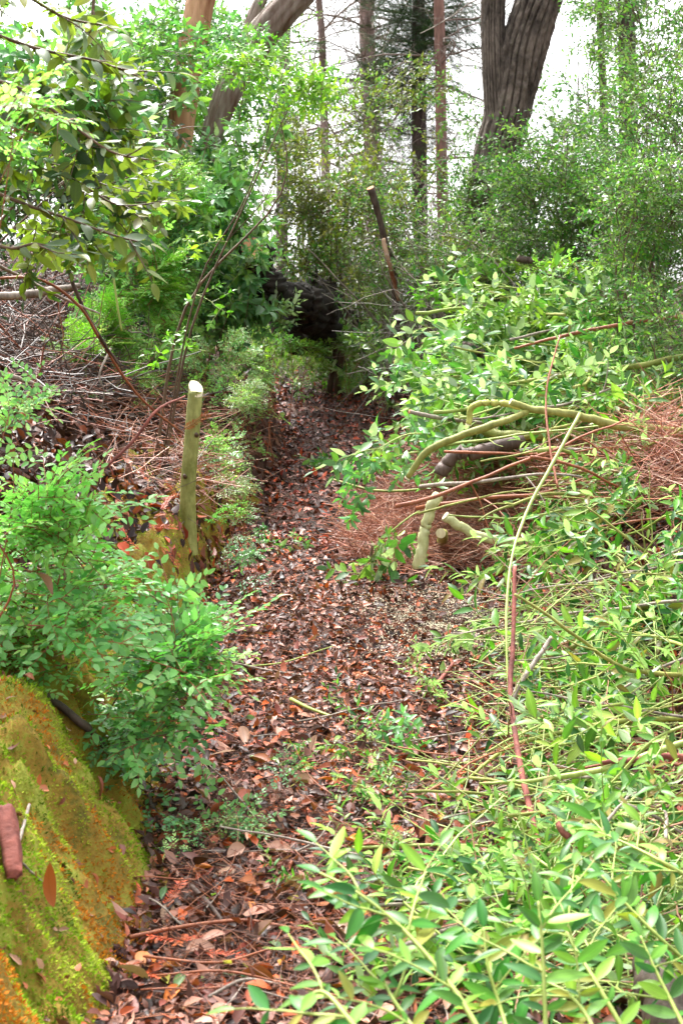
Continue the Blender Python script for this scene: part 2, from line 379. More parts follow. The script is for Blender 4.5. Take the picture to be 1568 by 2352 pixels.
# ------------------------------------------------------------------ leafy spray meshes (grow along +Y, face +Z)
def spray(seed, name, L=.35, ntw=4, twL=.5, per=9, leaf=.04, tm=TM_SMALL, mode='flat', cols=((.16, .36, .08),), stem=M_STEMB, lm=M_SMALL, sr=.003, droop=.06, ang=55, young=None, flip=.10):
    r = rs(seed); b = Buf()
    main = curve(r, (0, 0, 0), (0, 1, .1), L, 9, .09, droop)
    b.tube(main, [sr, sr*.4], 4, (1, 1, 1), 0, cap=False)
    axes = [main]
    for i in range(ntw):
        t = (i+.6)/ntw*.85; q = main[int(t*8)]; s = 1 if i % 2 else -1
        a = math.radians(ang*(.8+.4*r.random()))
        dd = np.array([math.sin(a)*s, math.cos(a), r.normal(0, .25)])
        if mode != 'flat': dd += np.array([0, 0, r.normal(0, .6)])
        tw = curve(r, q, dd, L*twL*(1.1-.5*t)*(.8+.4*r.random()), 7, .08, droop)
        b.tube(tw, [sr*.6, sr*.25], 3, (1, 1, 1), 0, cap=False); axes.append(tw)
    D = []; Nn = []; T = []; S = []; C = []
    for k, ax in enumerate(axes):
        n = per if k else int(per*1.3)
        for i in range(n):
            t = .12 + .88*(i+.5*r.random())/n if mode != 'whorl' else (.35+.65*(i/n)**.45)
            f = t*(len(ax)-1); j = min(int(f), len(ax)-2); p = ax[j]*(1-f+j)+ax[j+1]*(f-j); d = unit(ax[j+1]-ax[j])
            side = unit(np.cross(d, [0, 0, 1])+1e-6); up = np.cross(side, d)
            if mode == 'flat':
                s = 1 if i % 2 else -1; al = math.radians(52+14*r.normal()); 
                dr = d*math.cos(al)+side*s*math.sin(al)+up*r.normal(.05, .15); nn = up + r.normal(0, .22, 3)
            else:
                ph = i*2.4+r.random(); al = math.radians((62 if mode == 'whorl' else 48)+12*r.normal())
                rad = side*math.cos(ph)+up*math.sin(ph)
                dr = d*math.cos(al)+rad*math.sin(al)+np.array([0, 0, -.1]); nn = d*.7 - rad*.4 + np.array([0, 0, .9]) + r.normal(0, .25, 3)
            if r.random() < flip: nn = -nn
            D.append(dr); Nn.append(nn); T.append(p); S.append(leaf*(1-.35*t**3)*(.7+.5*r.random()))
            C.append(t)
        D.append(unit(ax[-1]-ax[-2])); Nn.append([0, 0, 1]); T.append(ax[-1]); S.append(leaf*.7); C.append(1)
    n = len(T); cc = pick(r, cols, n, .3)
    if young is not None:
        tt = np.array(C)[:, None]**2; cc = cc*(1-tt*.6)+np.array(young)[None]*tt*.6
    b.batch(tm, frames(D, Nn), np.array(T), np.array(S), cc, 1)
    return b.mesh(name, [stem, lm])
def needle_spray(seed, name, L=.3, ntw=10, col=((.1, .28, .03),), nl=.016, stem=M_STEMG, dens=90, lm=M_NEEDLE, droop=.05, step=2):
    r = rs(seed); b = Buf(); main = curve(r, (0, 0, 0), (0, 1, .1), L, 9, .05, droop); axes = [main]
    for i in range(ntw):
        t = (i+.6)/ntw*.95; q = main[int(t*8)]; s = 1 if i % 2 else -1
        axes.append(curve(r, q, (s*.8, .6, r.normal(0, .1)), L*.45*(1.05-.7*t), 5, .06, droop))
    for k, ax in enumerate(axes): b.tube(ax, [.0022 if k == 0 else .0014, .0007], 3, (1, 1, 1), 0, cap=False)
    D = []; Nn = []; T = []
    for k, ax in enumerate(axes):
        ln = np.linalg.norm(np.diff(ax, axis=0), axis=1).sum(); n = max(4, int(ln*dens))
        for i in range(n):
            t = (i+.5)/n; f = t*(len(ax)-1); j = min(int(f), len(ax)-2); p = ax[j]*(1-f+j)+ax[j+1]*(f-j); d = unit(ax[j+1]-ax[j])
            side = unit(np.cross(d, [0, 0, 1])+1e-6)
            for s in (-1, 1):
                D.append(d*.5+side*s*.9+r.normal(0, .1, 3)); Nn.append(np.array([0, 0, 1])+r.normal(0, .2, 3)); T.append(p)
    n = len(T); b.batch(TM_NEED, frames(D, Nn), np.array(T), nl*(.7+.5*r.random(n)), pick(r, col, n), 1)
    return b.mesh(name, [stem, lm])
def twig_mesh(seed, name, L=1.0, depth=2, nb=6, rad=.008, m=M_GREY, droop=.05, wob=.16, sides=4, spread=.9):
    r = rs(seed); b = Buf()
    def rec(p, d, L, rad, k):
        c = curve(r, p, d, L, 8, wob, droop if k else droop*.5); b.tube(c, [rad, rad*.3], sides if k == 0 else 3, (1, 1, 1), 0, cap=False)
        if k < depth:
            for i in range(nb):
                t = .15+.8*r.random(); q = c[int(t*7)]; dd = unit(c[min(7, int(t*7)+1)]-q+1e-9)
                rec(q, dd*.7+r.normal(0, spread, 3)*np.array([1, 1, .6]), L*(.25+.35*r.random())*(1.2-t*.6), rad*.45*(1.1-t*.5), k+1)
    rec(np.zeros(3), (0, 1, 0), L, rad, 0)
    return b.mesh(name, m)
SPY = {}
def sp(key, n, f): SPY[key] = [f(i) for i in range(n)]
GRN = (.17, .40, .10)
sp('huck', 5, lambda i: spray(100+i, 'huckleberry_spray', .30, 5, .5, 9, .036, TM_SMALL, 'flat', ((.30, .60, .19), (.40, .68, .27), (.22, .50, .15)), M_STEMR, M_SMALL, .0022, .05, young=(.26, .52, .14)))
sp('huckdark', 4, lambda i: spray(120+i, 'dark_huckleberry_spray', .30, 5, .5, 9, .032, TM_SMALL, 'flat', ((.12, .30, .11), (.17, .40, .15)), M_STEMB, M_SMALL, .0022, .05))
sp('tiny', 4, lambda i: spray(140+i, 'tiny_leaf_spray', .24, 6, .55, 10, .026, TM_FINE, 'flat', ((.26, .42, .12), (.36, .50, .22), (.18, .36, .10)), M_STEMR, M_SMALL, .0016, .04))
sp('tan', 5, lambda i: spray(160+i, 'tanoak_spray', .45, 3, .5, 6, .10, TM_TAN, 'round', ((.10, .145, .015), (.06, .13, .03), (.08, .16, .06), (.15, .20, .02), (.035, .07, .02)), M_STEMB, M_TANL, .004, .03))
sp('tangreen', 5, lambda i: spray(180+i, 'green_tanoak_spray', .42, 3, .5, 6, .10, TM_TAN, 'round', ((.11, .26, .045), (.15, .32, .055), (.22, .38, .08), (.08, .20, .05), (.05, .14, .04)), M_STEMG, M_LEAFU, .004, .03))
sp('rhodo', 5, lambda i: spray(200+i, 'broad_leaf_spray', .34, 4, .5, 6, .095, TM_MED, 'whorl', ((.14, .33, .12), (.19, .40, .16), (.11, .27, .09), (.22, .42, .10)), M_STEMB, M_LEAF, .003, .02))
sp('lime', 4, lambda i: spray(220+i, 'lime_leaf_spray', .35, 4, .5, 7, .06, TM_MED, 'whorl', ((.19, .36, .04), (.24, .42, .05), (.15, .30, .04)), M_STEMG, M_LEAF, .003, .02))
sp('fine', 5, lambda i: spray(240+i, 'fine_leaf_spray', .55, 7, .5, 9, .044, TM_FINE, 'round', ((.09, .22, .05), (.13, .28, .06), (.07, .17, .04), (.20, .30, .10)), M_STEMB, M_SMALL, .003, .05))
sp('olive', 4, lambda i: spray(260+i, 'olive_leaf_spray', .50, 6, .5, 9, .05, TM_FINE, 'round', ((.12, .15, .03), (.17, .20, .04), (.09, .13, .03), (.22, .22, .06)), M_STEMB, M_SMALL, .003, .04))
sp('shade', 4, lambda i: spray(280+i, 'shade_toned_spray', .50, 6, .5, 9, .05, TM_FINE, 'round', ((.035, .06, .03), (.05, .09, .04), (.03, .05, .02)), M_STEMB, M_SMALL, .003, .05))  # leaf colours darkened to put deep shade into the foliage
sp('lance', 6, lambda i: spray(300+i, 'lance_leaf_shoot', .62, 4, .45, 7, .085, TM_LANCE, 'round', ((.12, .30, .03), (.18, .39, .035), (.09, .24, .03), (.05, .17, .03), (.24, .40, .08), (.035, .11, .025)), M_STEMG, M_LANCE, .0032, .05, ang=35))
sp('lancedark', 5, lambda i: spray(320+i, 'dark_lance_leaf_shoot', .55, 4, .45, 8, .08, TM_LANCE, 'round', ((.055, .18, .025), (.09, .25, .035), (.035, .12, .025), (.14, .32, .04), (.20, .17, .04)), M_STEMG, M_LANCE, .003, .05, ang=40))
sp('fern', 4, lambda i: needle_spray(340+i, 'feathery_sprout_spray', .26, 12, ((.17, .42, .03), (.23, .50, .05), (.12, .34, .03)), .028))
sp('fir', 4, lambda i: needle_spray(360+i, 'conifer_spray', .9, 12, ((.035, .09, .03), (.05, .12, .045), (.03, .07, .03)), .06, M_STEMB, 45, droop=.12))
sp('dead', 5, lambda i: twig_mesh(380+i, 'bare_branch', 1.3, 2, 6, .011, M_GREY, .04))
sp('twigs', 6, lambda i: twig_mesh(400+i, 'bare_twig', .8, 2, 5, .006, M_STEMB, .02, .12))
sp('redtwigs', 5, lambda i: twig_mesh(420+i, 'red_twig', .6, 2, 6, .0032, M_STEMR, .02, .1, 3))

# ------------------------------------------------------------------ plants
def in_ball(r):
    while True:
        p = r.uniform(-1, 1, 3)
        if p @ p < 1: return p
def shrub(seed, name, label, cat, group, base, cen, rad, kind, nst, nbr, scale=1.0, stem_m=M_STEMB, stem_r=.008, up=.35, part='foliage_spray', root=None, flat=1.0, low=.22):
    """stems from the base into an ellipsoid, sprays along and around them"""
    r = rs(seed); base = np.asarray(base, float); cen = np.asarray(cen, float); rad = np.asarray(rad, float)
    e = root or empty(name, base, label, cat, group)
    ends = []
    for i in range(max(2, int(nst*.6))):
        q = cen + in_ball(r)*rad*.85; L_ = np.linalg.norm(q-base); w_ = .045*L_
        b0 = base + r.normal(0, .05, 3)*[1, 1, 0]; q1 = b0*.68+q*.32+r.normal(0, w_, 3); q2 = b0*.35+q*.65+r.normal(0, w_, 3); q1[2] += .05*L_; q2[2] += .04*L_
        c = spline([b0, q1, q2, q], 16); ends.append(c)
        b = Buf(); b.tube(c-base, [stem_r*(.7+.6*r.random()), stem_r*.25], 5, (1, 1, 1)); obj('stem', b.mesh('stem', stem_m), e)
    kinds = kind if isinstance(kind, (list, tuple)) else [kind]
    cl = [in_ball(r) for _ in range(max(3, nbr//7))]
    for i in range(nbr):
        a = cl[r.integers(len(cl))] + r.normal(0, .17, 3) if nbr > 24 else in_ball(r)
        p = cen + a*rad
        if r.random() < low:
            q = ends[r.integers(len(ends))]; p = q[r.integers(3, 13)] + r.normal(0, .06, 3); a = unit(r.normal(0, 1, 3)*[1, 1, .3])
        out = a*np.array([1, 1, .6]) + np.array([0, 0, up]) + r.normal(0, .35, 3); out[2] *= flat
        if out @ out < .01: out = np.array([0, 0, 1.])
        me = SPY[kinds[r.integers(len(kinds))]]; me = me[r.integers(len(me))]
        d = unit(out); s = scale*(.75+.5*r.random())
        M = frames(d, np.array([0, -.35, 1.0])+r.normal(0, .3, 3))[0]
        obj(part, me, e, M, p-base-d*.12*s, s)
    return e
def ell(u, v, Y, ru, rv, rd): return P(u, v, Y), np.array([ru*Y/F, rd, rv*Y/F])
def under(p, dx=0, dy=0): return np.array([p[0]+dx, p[1]+dy, g(p[0]+dx, p[1]+dy)])
def sh(seed, name, label, cat, group, E, kind, nst, nbr, scale=1.0, base=None, **k):
    c, rad = ell(*E); b = under(c, *(base or (0, 0)))
    b[2] -= .01
    zmin = g(c[0], c[1])+.02
    return shrub(seed, name, label, cat, group, b, c, rad, kind, nst, nbr, scale, **k)

# near huckleberry bushes on the left bank
sh(1, 'huckleberry_bush', 'large fresh green huckleberry bush spilling over the moss of the left bank', 'bush', 'huckleberry bushes on the left bank', (110, 1290, 4.6, 135, 200, .28), ['huck'], 8, 66, 1.2, (-.12, .1), stem_m=M_STEMR, stem_r=.005, flat=.5)
sh(2, 'huckleberry_bush', 'huckleberry bush with branches reaching out over the trail beside the mossy bank', 'bush', 'huckleberry bushes on the left bank', (428, 1540, 4.8, 160, 130, .28), ['huck', 'huck', 'huckdark'], 8, 54, 1.15, (-.25, .05), stem_m=M_STEMB, stem_r=.005, flat=.5)
sh(3, 'huckleberry_bush', 'leafy huckleberry shoot at the far left edge above the big bush', 'bush', 'huckleberry bushes on the left bank', (30, 950, 4.4, 35, 40, .12), ['huckdark', 'huck'], 3, 6, .85, (-.1, .05), stem_m=M_STEMR, stem_r=.004)
sh(4, 'huckleberry_bush', 'low dark huckleberry bush at the foot of the bank under the large one', 'bush', 'huckleberry bushes on the left bank', (300, 1690, 4.75, 90, 60, .12), ['huckdark'], 3, 12, .7, (-.1, .08), stem_m=M_STEMB, stem_r=.004)
sh(5, 'huckleberry_sprig', 'low yellow green sprig creeping out of the bank foot over the leaves', 'plant', None, (495, 1905, 4.45, 105, 60, .10), ['tiny', 'huckdark'], 4, 20, .8, (-.15, .12), stem_m=M_STEMR, stem_r=.003, up=.1)
# spray hanging in at the upper left edge
sh(6, 'leafy_shoot', 'bright green leafy shoot leaning in from the left in front of the tanoak', 'plant', None, (35, 290, 3.6, 60, 50, .08), ['huck'], 2, 9, .9, (-.5, .3), stem_m=M_STEMR, stem_r=.004, up=-.1)
# tanoaks upper left
TG = 'tanoak saplings on the upper left slope'
sh(10, 'tanoak_sapling', 'olive leaved tanoak sapling with large grey green leaves nearest the upper left corner', 'tree', TG, (110, 190, 5.2, 190, 210, .45), ['tan', 'tan', 'rhodo'], 8, 80, .66, (-1.3, .3), stem_r=.014, up=.0)
sh(11, 'tanoak_sapling', 'shaded yellow olive tanoak sapling hanging over the dead twigs on the left', 'tree', TG, (120, 460, 5.6, 200, 120, .4), 'tan', 7, 60, .66, (-1.5, .3), stem_r=.012, up=-.1)
sh(12, 'tanoak_sapling', 'tanoak sapling whose glossy grey green leaves reach toward the reddish trunk', 'tree', TG, (200, 260, 6.6, 50, 130, .5), ['tangreen', 'tan', 'rhodo'], 7, 26, 1.0, (-1.4, .5), stem_r=.013)
sh(9, 'shaded_bush', 'bush added with shade-dark leaves to fill the gloom behind the tanoak leaves', 'bush', None, (110, 400, 7.6, 190, 200, .5), ['shade', 'huckdark', 'shade'], 6, 90, 1.2, (-1.2, .4), stem_r=.01)  # bush added for darkness behind the tanoaks, shade in its leaf colour
BG = 'bushes on the slope behind the tanoaks'
sh(13, 'evergreen_bush', 'tall mid green bush filling the slope behind the tanoak leaves', 'bush', BG, (220, 200, 13.0, 230, 230, 0.96), ['rhodo', 'fine', 'rhodo'], 10, 120, 1.32, low=.06, stem_r=.012)
sh(14, 'evergreen_bush', 'mid green bush between the reddish trunk and the twig tangle', 'bush', BG, (300, 440, 11.6, 120, 120, 0.72), ['rhodo', 'fine', 'lime'], 8, 90, 1.30, low=.06, stem_r=.01)
sh(15, 'evergreen_bush', 'bush of pale bluish green leaf clusters below the leaning grey trunk', 'bush', BG, (505, 470, 12.8, 65, 115, 0.60), ['rhodo', 'rhodo', 'tangreen'], 7, 66, 1.35, (-.2, .1), low=.06, stem_r=.01)
sh(16, 'evergreen_bush', 'rounded bush of pale green whorled leaves beside the dark hollow', 'bush', BG, (490, 650, 12.8, 70, 80, 0.48), ['rhodo'], 7, 60, 1.40, (-.15, .1), low=.06, stem_r=.009)
sh(17, 'evergreen_bush', 'dark green bush in the gap between the two left trunks', 'bush', BG, (520, 210, 14.2, 90, 160, 0.84), ['fine', 'rhodo', 'lime'], 7, 80, 1.32, low=.06, stem_r=.012)
sh(18, 'evergreen_bush', 'lime green bush whose tips reach across the sky over the thin grey trunk', 'bush', BG, (650, 180, 8.6, 110, 60, .35), ['lime'], 5, 34, .9, (-.8, .3), stem_r=.01, up=.1)
sh(19, 'evergreen_bush', 'shaded green bush low behind the feathery sprouts', 'bush', BG, (400, 640, 11.8, 110, 120, 0.48), ['fine', 'rhodo', 'huckdark'], 7, 70, 1.30, low=.06, stem_r=.009)
sh(20, 'evergreen_bush', 'green bush high against the sky above the reddish trunk', 'bush', BG, (480, 40, 14.2, 170, 70, 0.60), ['fine', 'rhodo'], 5, 50, 1.32, (0, .6), low=.06, stem_r=.012)
FG = 'feathery redwood sprouts on the left slope'
sh(21, 'redwood_sprout', 'bright feathery redwood sprout standing left of the pale whorled bush', 'plant', FG, (330, 600, 10.8, 75, 100, 0.36), ['fern', 'fern', 'huck'], 4, 60, 1.45, stem_m=M_STEMG, low=.06, stem_r=.006)
sh(22, 'redwood_sprout', 'low bright feathery redwood sprout over the orange brown slope', 'plant', FG, (270, 740, 10.4, 80, 60, 0.30), ['fern', 'fern', 'tiny'], 3, 44, 1.26, stem_m=M_STEMG, low=.06, stem_r=.005)
sh(23, 'redwood_sprout', 'thin feathery sprout right behind the tall cut pole', 'plant', FG, (390, 720, 11.2, 55, 90, 0.30), ['fern', 'huck'], 3, 40, 1.26, stem_m=M_STEMG, low=.06, stem_r=.005)
sh(24, 'redwood_sprout', 'feathery sprout in front of the reddish trunk with lacy top', 'plant', FG, (390, 450, 11.4, 45, 80, 0.30), ['tiny', 'fern'], 3, 26, 1.35, (0, .0), stem_m=M_STEMG, low=.06, stem_r=.006)
sh(25, 'redwood_sprout', 'low lacy yellow green sprout left of the feathery ones over the litter', 'plant', FG, (190, 790, 10.0, 60, 45, 0.30), ['tiny', 'fern'], 4, 22, 1.12, stem_m=M_STEMG, low=.06, stem_r=.004)
sh(26, 'redwood_sprout', 'bright leafy sprout between the feathery ones and the cut pole', 'plant', FG, (330, 800, 10.9, 60, 35, 0.30), ['huck', 'tiny', 'fern'], 3, 26, 1.10, stem_m=M_STEMG, low=.06, stem_r=.004)
sh(27, 'evergreen_bush', 'bushy green growth right under the two madrone trunks', 'bush', BG, (420, 520, 11.6, 70, 90, 0.42), ['rhodo', 'huckdark', 'fern'], 6, 60, 1.17, low=.06, stem_r=.008)
sh(28, 'evergreen_bush', 'green bush low behind the cut pole', 'bush', BG, (450, 710, 12.2, 70, 70, 0.42), ['huckdark', 'rhodo', 'tiny'], 6, 60, 1.15, low=.06, stem_r=.007)
sh(29, 'evergreen_bush', 'thin leafy veil of twigs hanging in front of the arching grey trunk', 'bush', BG, (575, 150, 11.6, 60, 100, 0.36), ['fine', 'rhodo', 'lime'], 3, 22, 0.94, (-.7, .3), low=.06, stem_r=.007)
# small-leaved shrubs along the left edge of the trail
LG = 'low small leaved shrubs along the left edge of the trail'
for i, (E, kd, n, lab) in enumerate([
    ((490, 820, 10.6, 75, 50, .4), ['tiny', 'huck', 'tiny'], 60, 'low small leaved shrub below the pale whorled bush'),
    ((545, 910, 10.2, 45, 50, .3), ['tiny'], 46, 'rounded shrub of tiny pale leaves halfway down the left trail edge'),
    ((590, 810, 12.6, 40, 35, .3), ['tiny', 'huck'], 34, 'small leaved shrub where the trail disappears, left edge'),
    ((510, 1030, 9.6, 45, 40, .25), ['tiny', 'tiny', 'huck'], 22, 'airy yellow green shrub right behind the cut pole'),
    ((545, 1100, 9.0, 35, 28, .2), ['tiny', 'tiny'], 12, 'sparse small leaved shrub leaning into the trail near its middle'),
    ((535, 1185, 8.4, 28, 30, .15), ['huckdark', 'tiny'], 9, 'small bluish green shrub at the bank foot right of the cut pole'),
    ((570, 1270, 7.8, 28, 22, .12), ['huckdark'], 7, 'lowest small dark green shrub at the bank foot before the large bush'),
    ((640, 730, 13.2, 35, 35, .4), ['tangreen', 'huckdark'], 14, 'leafy shrub beside the dark hollow at the trail end'),
    ((330, 850, 10.0, 50, 25, .3), ['tiny', 'fern'], 14, 'thin lacy shrub just left behind the white topped pole'),
    ((610, 880, 11.6, 30, 30, .25), ['tiny', 'huck'], 26, 'pale little shrub on the dark bank wall near the trail end'),
    ((690, 785, 14.2, 50, 24, .4), ['huck', 'tiny', 'lime'], 40, 'bright leafy shrub low in front of the black hollow'),
    ((815, 790, 14.6, 60, 30, .4), ['tiny', 'tangreen', 'fern'], 40, 'dull green shrub at the end of the trail, beside the thin stake'),
    ((880, 800, 13.4, 35, 25, .3), ['tangreen', 'tiny'], 14, 'light green shrub between the trail end and the brush heap')]):
    sh(40+i, 'small_shrub', lab, 'shrub', LG, E, kd, 5, n, .8, stem_m=M_STEMR, stem_r=.004)

sh(8, 'small_shrub', 'small leafy shrub half covering the orange sawn end of the black log', 'shrub', None, (560, 610, 11.9, 35, 30, .15), ['rhodo', 'tangreen'], 3, 13, .9, (-.2, .2), stem_r=.006)
sh(7, 'small_shrub', 'bright low shrub in the middle of the opening at the trail end', 'shrub', None, (755, 820, 15.2, 50, 22, .4), ['lime', 'tiny'], 4, 26, 1.0, stem_r=.005)
# centre background
sh(60, 'olive_tanoak', 'slim olive leaved tanoak above the dark hollow at the trail end', 'tree', None, (765, 420, 15, 70, 150, .6), ['olive'], 6, 75, 1.3, (.0, .2), stem_r=.03)
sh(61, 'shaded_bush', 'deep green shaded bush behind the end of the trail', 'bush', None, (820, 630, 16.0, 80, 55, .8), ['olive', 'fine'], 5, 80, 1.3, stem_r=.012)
CG = 'open brushy shrubs against the sky behind the trail'
for i, (E, kd, n, s, lab) in enumerate([
    ((715, 600, 14.8, 45, 35, .3), ['olive', 'fine'], 24, 1.2, 'green brush growing over the upturned log'),
    ((900, 330, 16, 140, 110, .9), ['olive', 'fine'], 42, 1.3, 'thin yellow green brush in front of the washed out conifers'),
    ((960, 520, 14, 120, 110, .8), ['fine', 'olive', 'fine'], 75, 1.2, 'dense bright brush behind the cut dark stub'),
    ((690, 350, 17, 60, 120, .8), ['olive', 'fine'], 26, 1.3, 'sparse pale brush right of the thin grey trunk'),
    ((890, 700, 14.0, 60, 60, .5), ['olive', 'tiny', 'fine'], 50, 1.1, 'grey green brush between the dark hollow and the brush heap'),
    ((1010, 640, 13, 80, 80, .6), ['fine', 'olive'], 50, 1.1, 'twiggy green brush at the back of the brush heap')]):
    sh(70+i, 'brush_shrub', lab, 'shrub', CG, E, kd, 4 if i == 0 else 7, n, s, (-.5, .3) if i == 0 else None, stem_r=.010, low=.05)
# tall fine leaved shrubs on the right
HG = 'tall fine leaved shrubs on the right slope'
for i, (E, n, s, lab) in enumerate([
    ((1480, 90, 12.0, 110, 170, .8), 85, 1.25, 'tall fine leaved shrub filling the upper right corner'),
    ((1340, 110, 14.5, 80, 170, .7), 42, 1.3, 'sparse tall shrub letting white sky through, right of the forked oak'),
    ((1500, 330, 10.5, 120, 140, .6), 100, 1.05, 'dense fine leaved shrub at the right edge below the corner one'),
    ((1370, 330, 12.0, 110, 120, .7), 70, 1.1, 'airy fine leaved shrub with shining leaves in the middle of the thicket'),
    ((1240, 370, 13.5, 90, 90, .6), 42, 1.15, 'thin fine leaved shrub covering the foot of the forked oak'),
    ((1130, 470, 13.5, 90, 90, .6), 60, 1.1, 'bushy fine leaved shrub left of the oak foot'),
    ((1280, 500, 11.8, 120, 90, .6), 95, 1.0, 'dense green shrub directly above the brush heap'),
    ((1460, 490, 9.8, 120, 75, .5), 80, .95, 'green shrub above the pale topped brush at the right edge'),
    ((1110, 300, 15.5, 50, 90, .5), 18, 1.2, 'wispy shrub in front of the straight oak fork'),
    ((1510, 640, 10.8, 90, 110, .5), 70, 1.0, 'green shrub behind the right end of the brush heap'),
    ((1340, 620, 12.5, 110, 90, .6), 70, 1.05, 'green shrub low behind the top of the brush heap'),
    ((1150, 600, 13.2, 90, 70, .6), 60, 1.05, 'green shrub behind the left shoulder of the brush heap'),
    ((1530, 800, 9.2, 80, 90, .4), 40, .9, 'green shrub at the right edge behind the long green branch')]):
    sh(90+i, 'fine_leaved_shrub', lab, 'shrub', HG, E, ['fine'], 8, n, s, stem_r=.010, up=.5)

# ------------------------------------------------------------------ trees
def fur(seed, amp, freq=9, ky=3.0):
    def f(th, L):
        x = th/(2*math.pi); pw = lambda q: q*q*(3-2*q)
        wb = .9*vnoise(np.sin(th)*1.5+5, L*1.3, seed+9) + .5*vnoise(np.cos(th)*2+3, L*3.1, seed+8)
        t = x*freq+wb; rid = np.abs((t-np.floor(t))-.5)*2            # 0 in the furrow ... 1 on the ridge
        gapn = vnoise(np.floor(t)*1.7, L*ky, seed)                    # ridges break up into plates
        plate = np.clip((gapn+.38)*6, 0, 1)
        return amp*(pw(np.clip((1-rid)*2.6, 0, 1))*(.45+.55*plate) - .6 + .35*vnoise(t*3, L*ky*6, seed+4)) + .05*vnoise(np.sin(th)+3, L*1.1, seed+6)
    return f
def trunk_tree(name, label, group, pts, rad, m, tint, seed, sides=16, rows=40, bump=None, limbs=(), dead=(), sprays=(), cat='tree'):
    pts = [np.asarray(p, float) for p in pts]; base = under(pts[0]); base[2] -= .08
    e = empty(name, base, label, cat, group); b = Buf()
    c = spline([base]+[p for p in pts if p[2] > base[2]+.05], rows)
    b.tube(c-base, np.interp(np.linspace(0, 1, rows), np.linspace(0, 1, len(rad)), rad), sides, tint, bump=bump)
    obj('trunk', b.mesh('trunk', m), e)
    r = rs(seed)
    for (lp, lr) in limbs:
        b = Buf(); q = spline(lp, max(10, rows*2//3)); b.tube(q-base, np.linspace(lr[0], lr[1], len(q)), sides, tint, bump=bump); obj('limb', b.mesh('limb', m), e)
    for (n, z0, z1, s, key) in dead:
        for i in range(n):
            z = z0+(z1-z0)*r.random(); k = np.argmin(abs(c[:, 2]-z)); a = r.random()*2*math.pi
            d = np.array([math.cos(a), math.sin(a), r.normal(-.05, .25)]); me = SPY[key][r.integers(len(SPY[key]))]
            obj('bare_branch' if key in ('dead', 'twigs') else 'leafy_branch', me, e, frames(d, (0, 0, 1))[0], c[k]-base, s*(.6+.8*r.random()))
    for (n, cen, rad_, s, key) in sprays:
        for i in range(n):
            p = cen + in_ball(r)*rad_; d = unit(p-np.array([c[0][0], c[0][1], p[2]])+r.normal(0, .4, 3)+[0, 0, -.1]); me = SPY[key][r.integers(len(SPY[key]))]
            obj('foliage_spray', me, e, frames(d, (0, 0, 1))[0], p-base, s*(.7+.6*r.random()))
    return e
# forked, deeply furrowed oak
A = [P(1118, 600, 14), P(1132, 420, 14), P(1162, 270, 14), P(1194, 135, 14), P(1240, -10, 14), P(1300, -200, 14), P(1380, -600, 14)]
fk = [P(1145, 330, 13.93), P(1136, 220, 13.93), P(1132, 120, 13.95), P(1132, 0, 14), P(1140, -200, 14), P(1120, -700, 14.4)]
trunk_tree('forked_oak', 'big forked oak trunk with deeply furrowed bark leaning right against the sky', None, A, [.24, .23, .225, .21, .215, .20, .18, .12], M_FIR, (1, 1, 1), 500, 190, 420, fur(50, .24, 19, 3.2),
           limbs=[(fk, (.10, .115))], dead=[(8, 5, 9.5, 1.3, 'dead')], sprays=[(60, P(1330, -620, 14), np.array([2.2, 2, 1.2]), 1.6, 'fine')])
# madrones left
trunk_tree('madrone_tree', 'madrone trunk with orange brown lower bark and grey top behind the tanoak leaves', 'leaning madrones on the left', [P(385, 560, 13.4), P(408, 350, 13.4), P(428, 190, 13.4), P(458, 20, 13.4), P(500, -180, 13.4), P(560, -480, 13.5)], [.10, .105, .115, .125, .125, .11, .08], M_MADRONE, (1.5, 1.15, .9), 501, 40, 120, fur(70, .20, 9, 1.6),
           sprays=[(40, P(520, -560, 13.4), np.array([2.2, 1.6, .8]), 1.2, 'rhodo')])
trunk_tree('madrone_tree', 'pinkish grey madrone trunk arching up to the right between bushes into the sky', 'leaning madrones on the left', [P(430, 560, 13.8), P(463, 400, 13.8), P(505, 260, 13.8), P(570, 125, 13.8), P(650, 25, 13.8), P(770, -110, 13.9), P(900, -330, 14)], [.08, .08, .085, .11, .14, .14, .12, .09], M_MADRONE, (.75, .85, .98), 502, 40, 140, fur(80, .22, 9, 1.6),
           limbs=[([P(555, 130, 13.9), P(590, 20, 14), P(640, -80, 14.1), P(700, -250, 14.2)], (.07, .04))], sprays=[(40, P(860, -500, 14), np.array([1.8, 1.4, .7]), 1.2, 'rhodo')])
WG = 'pale washed out conifers behind the brush'  # the lighter trunk tints in this group paint in distance haze
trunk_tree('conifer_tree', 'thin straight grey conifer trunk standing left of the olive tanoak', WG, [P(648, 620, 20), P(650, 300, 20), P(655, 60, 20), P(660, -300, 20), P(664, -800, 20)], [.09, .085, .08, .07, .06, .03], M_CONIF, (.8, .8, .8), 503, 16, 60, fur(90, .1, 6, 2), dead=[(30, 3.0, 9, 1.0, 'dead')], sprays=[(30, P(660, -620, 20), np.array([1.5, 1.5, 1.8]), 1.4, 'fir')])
trunk_tree('conifer_tree', 'slender grey conifer with crooked bare side limbs beside the arching madrone', WG, [P(752, 620, 22), P(745, 300, 22), P(740, 100, 22), P(730, -100, 22), P(735, -700, 22)], [.07, .065, .06, .055, .05, .02], M_CONIF, (1.5, 1.5, 1.5), 504, 14, 50, fur(91, .1, 6, 2), dead=[(46, 3.5, 9, 1.3, 'dead'), (14, 4, 9, .7, 'fir')], sprays=[(26, P(735, -700, 22), np.array([1.5, 1.5, 2]), 1.4, 'fir')])  # trunk tint raised to look paled by haze
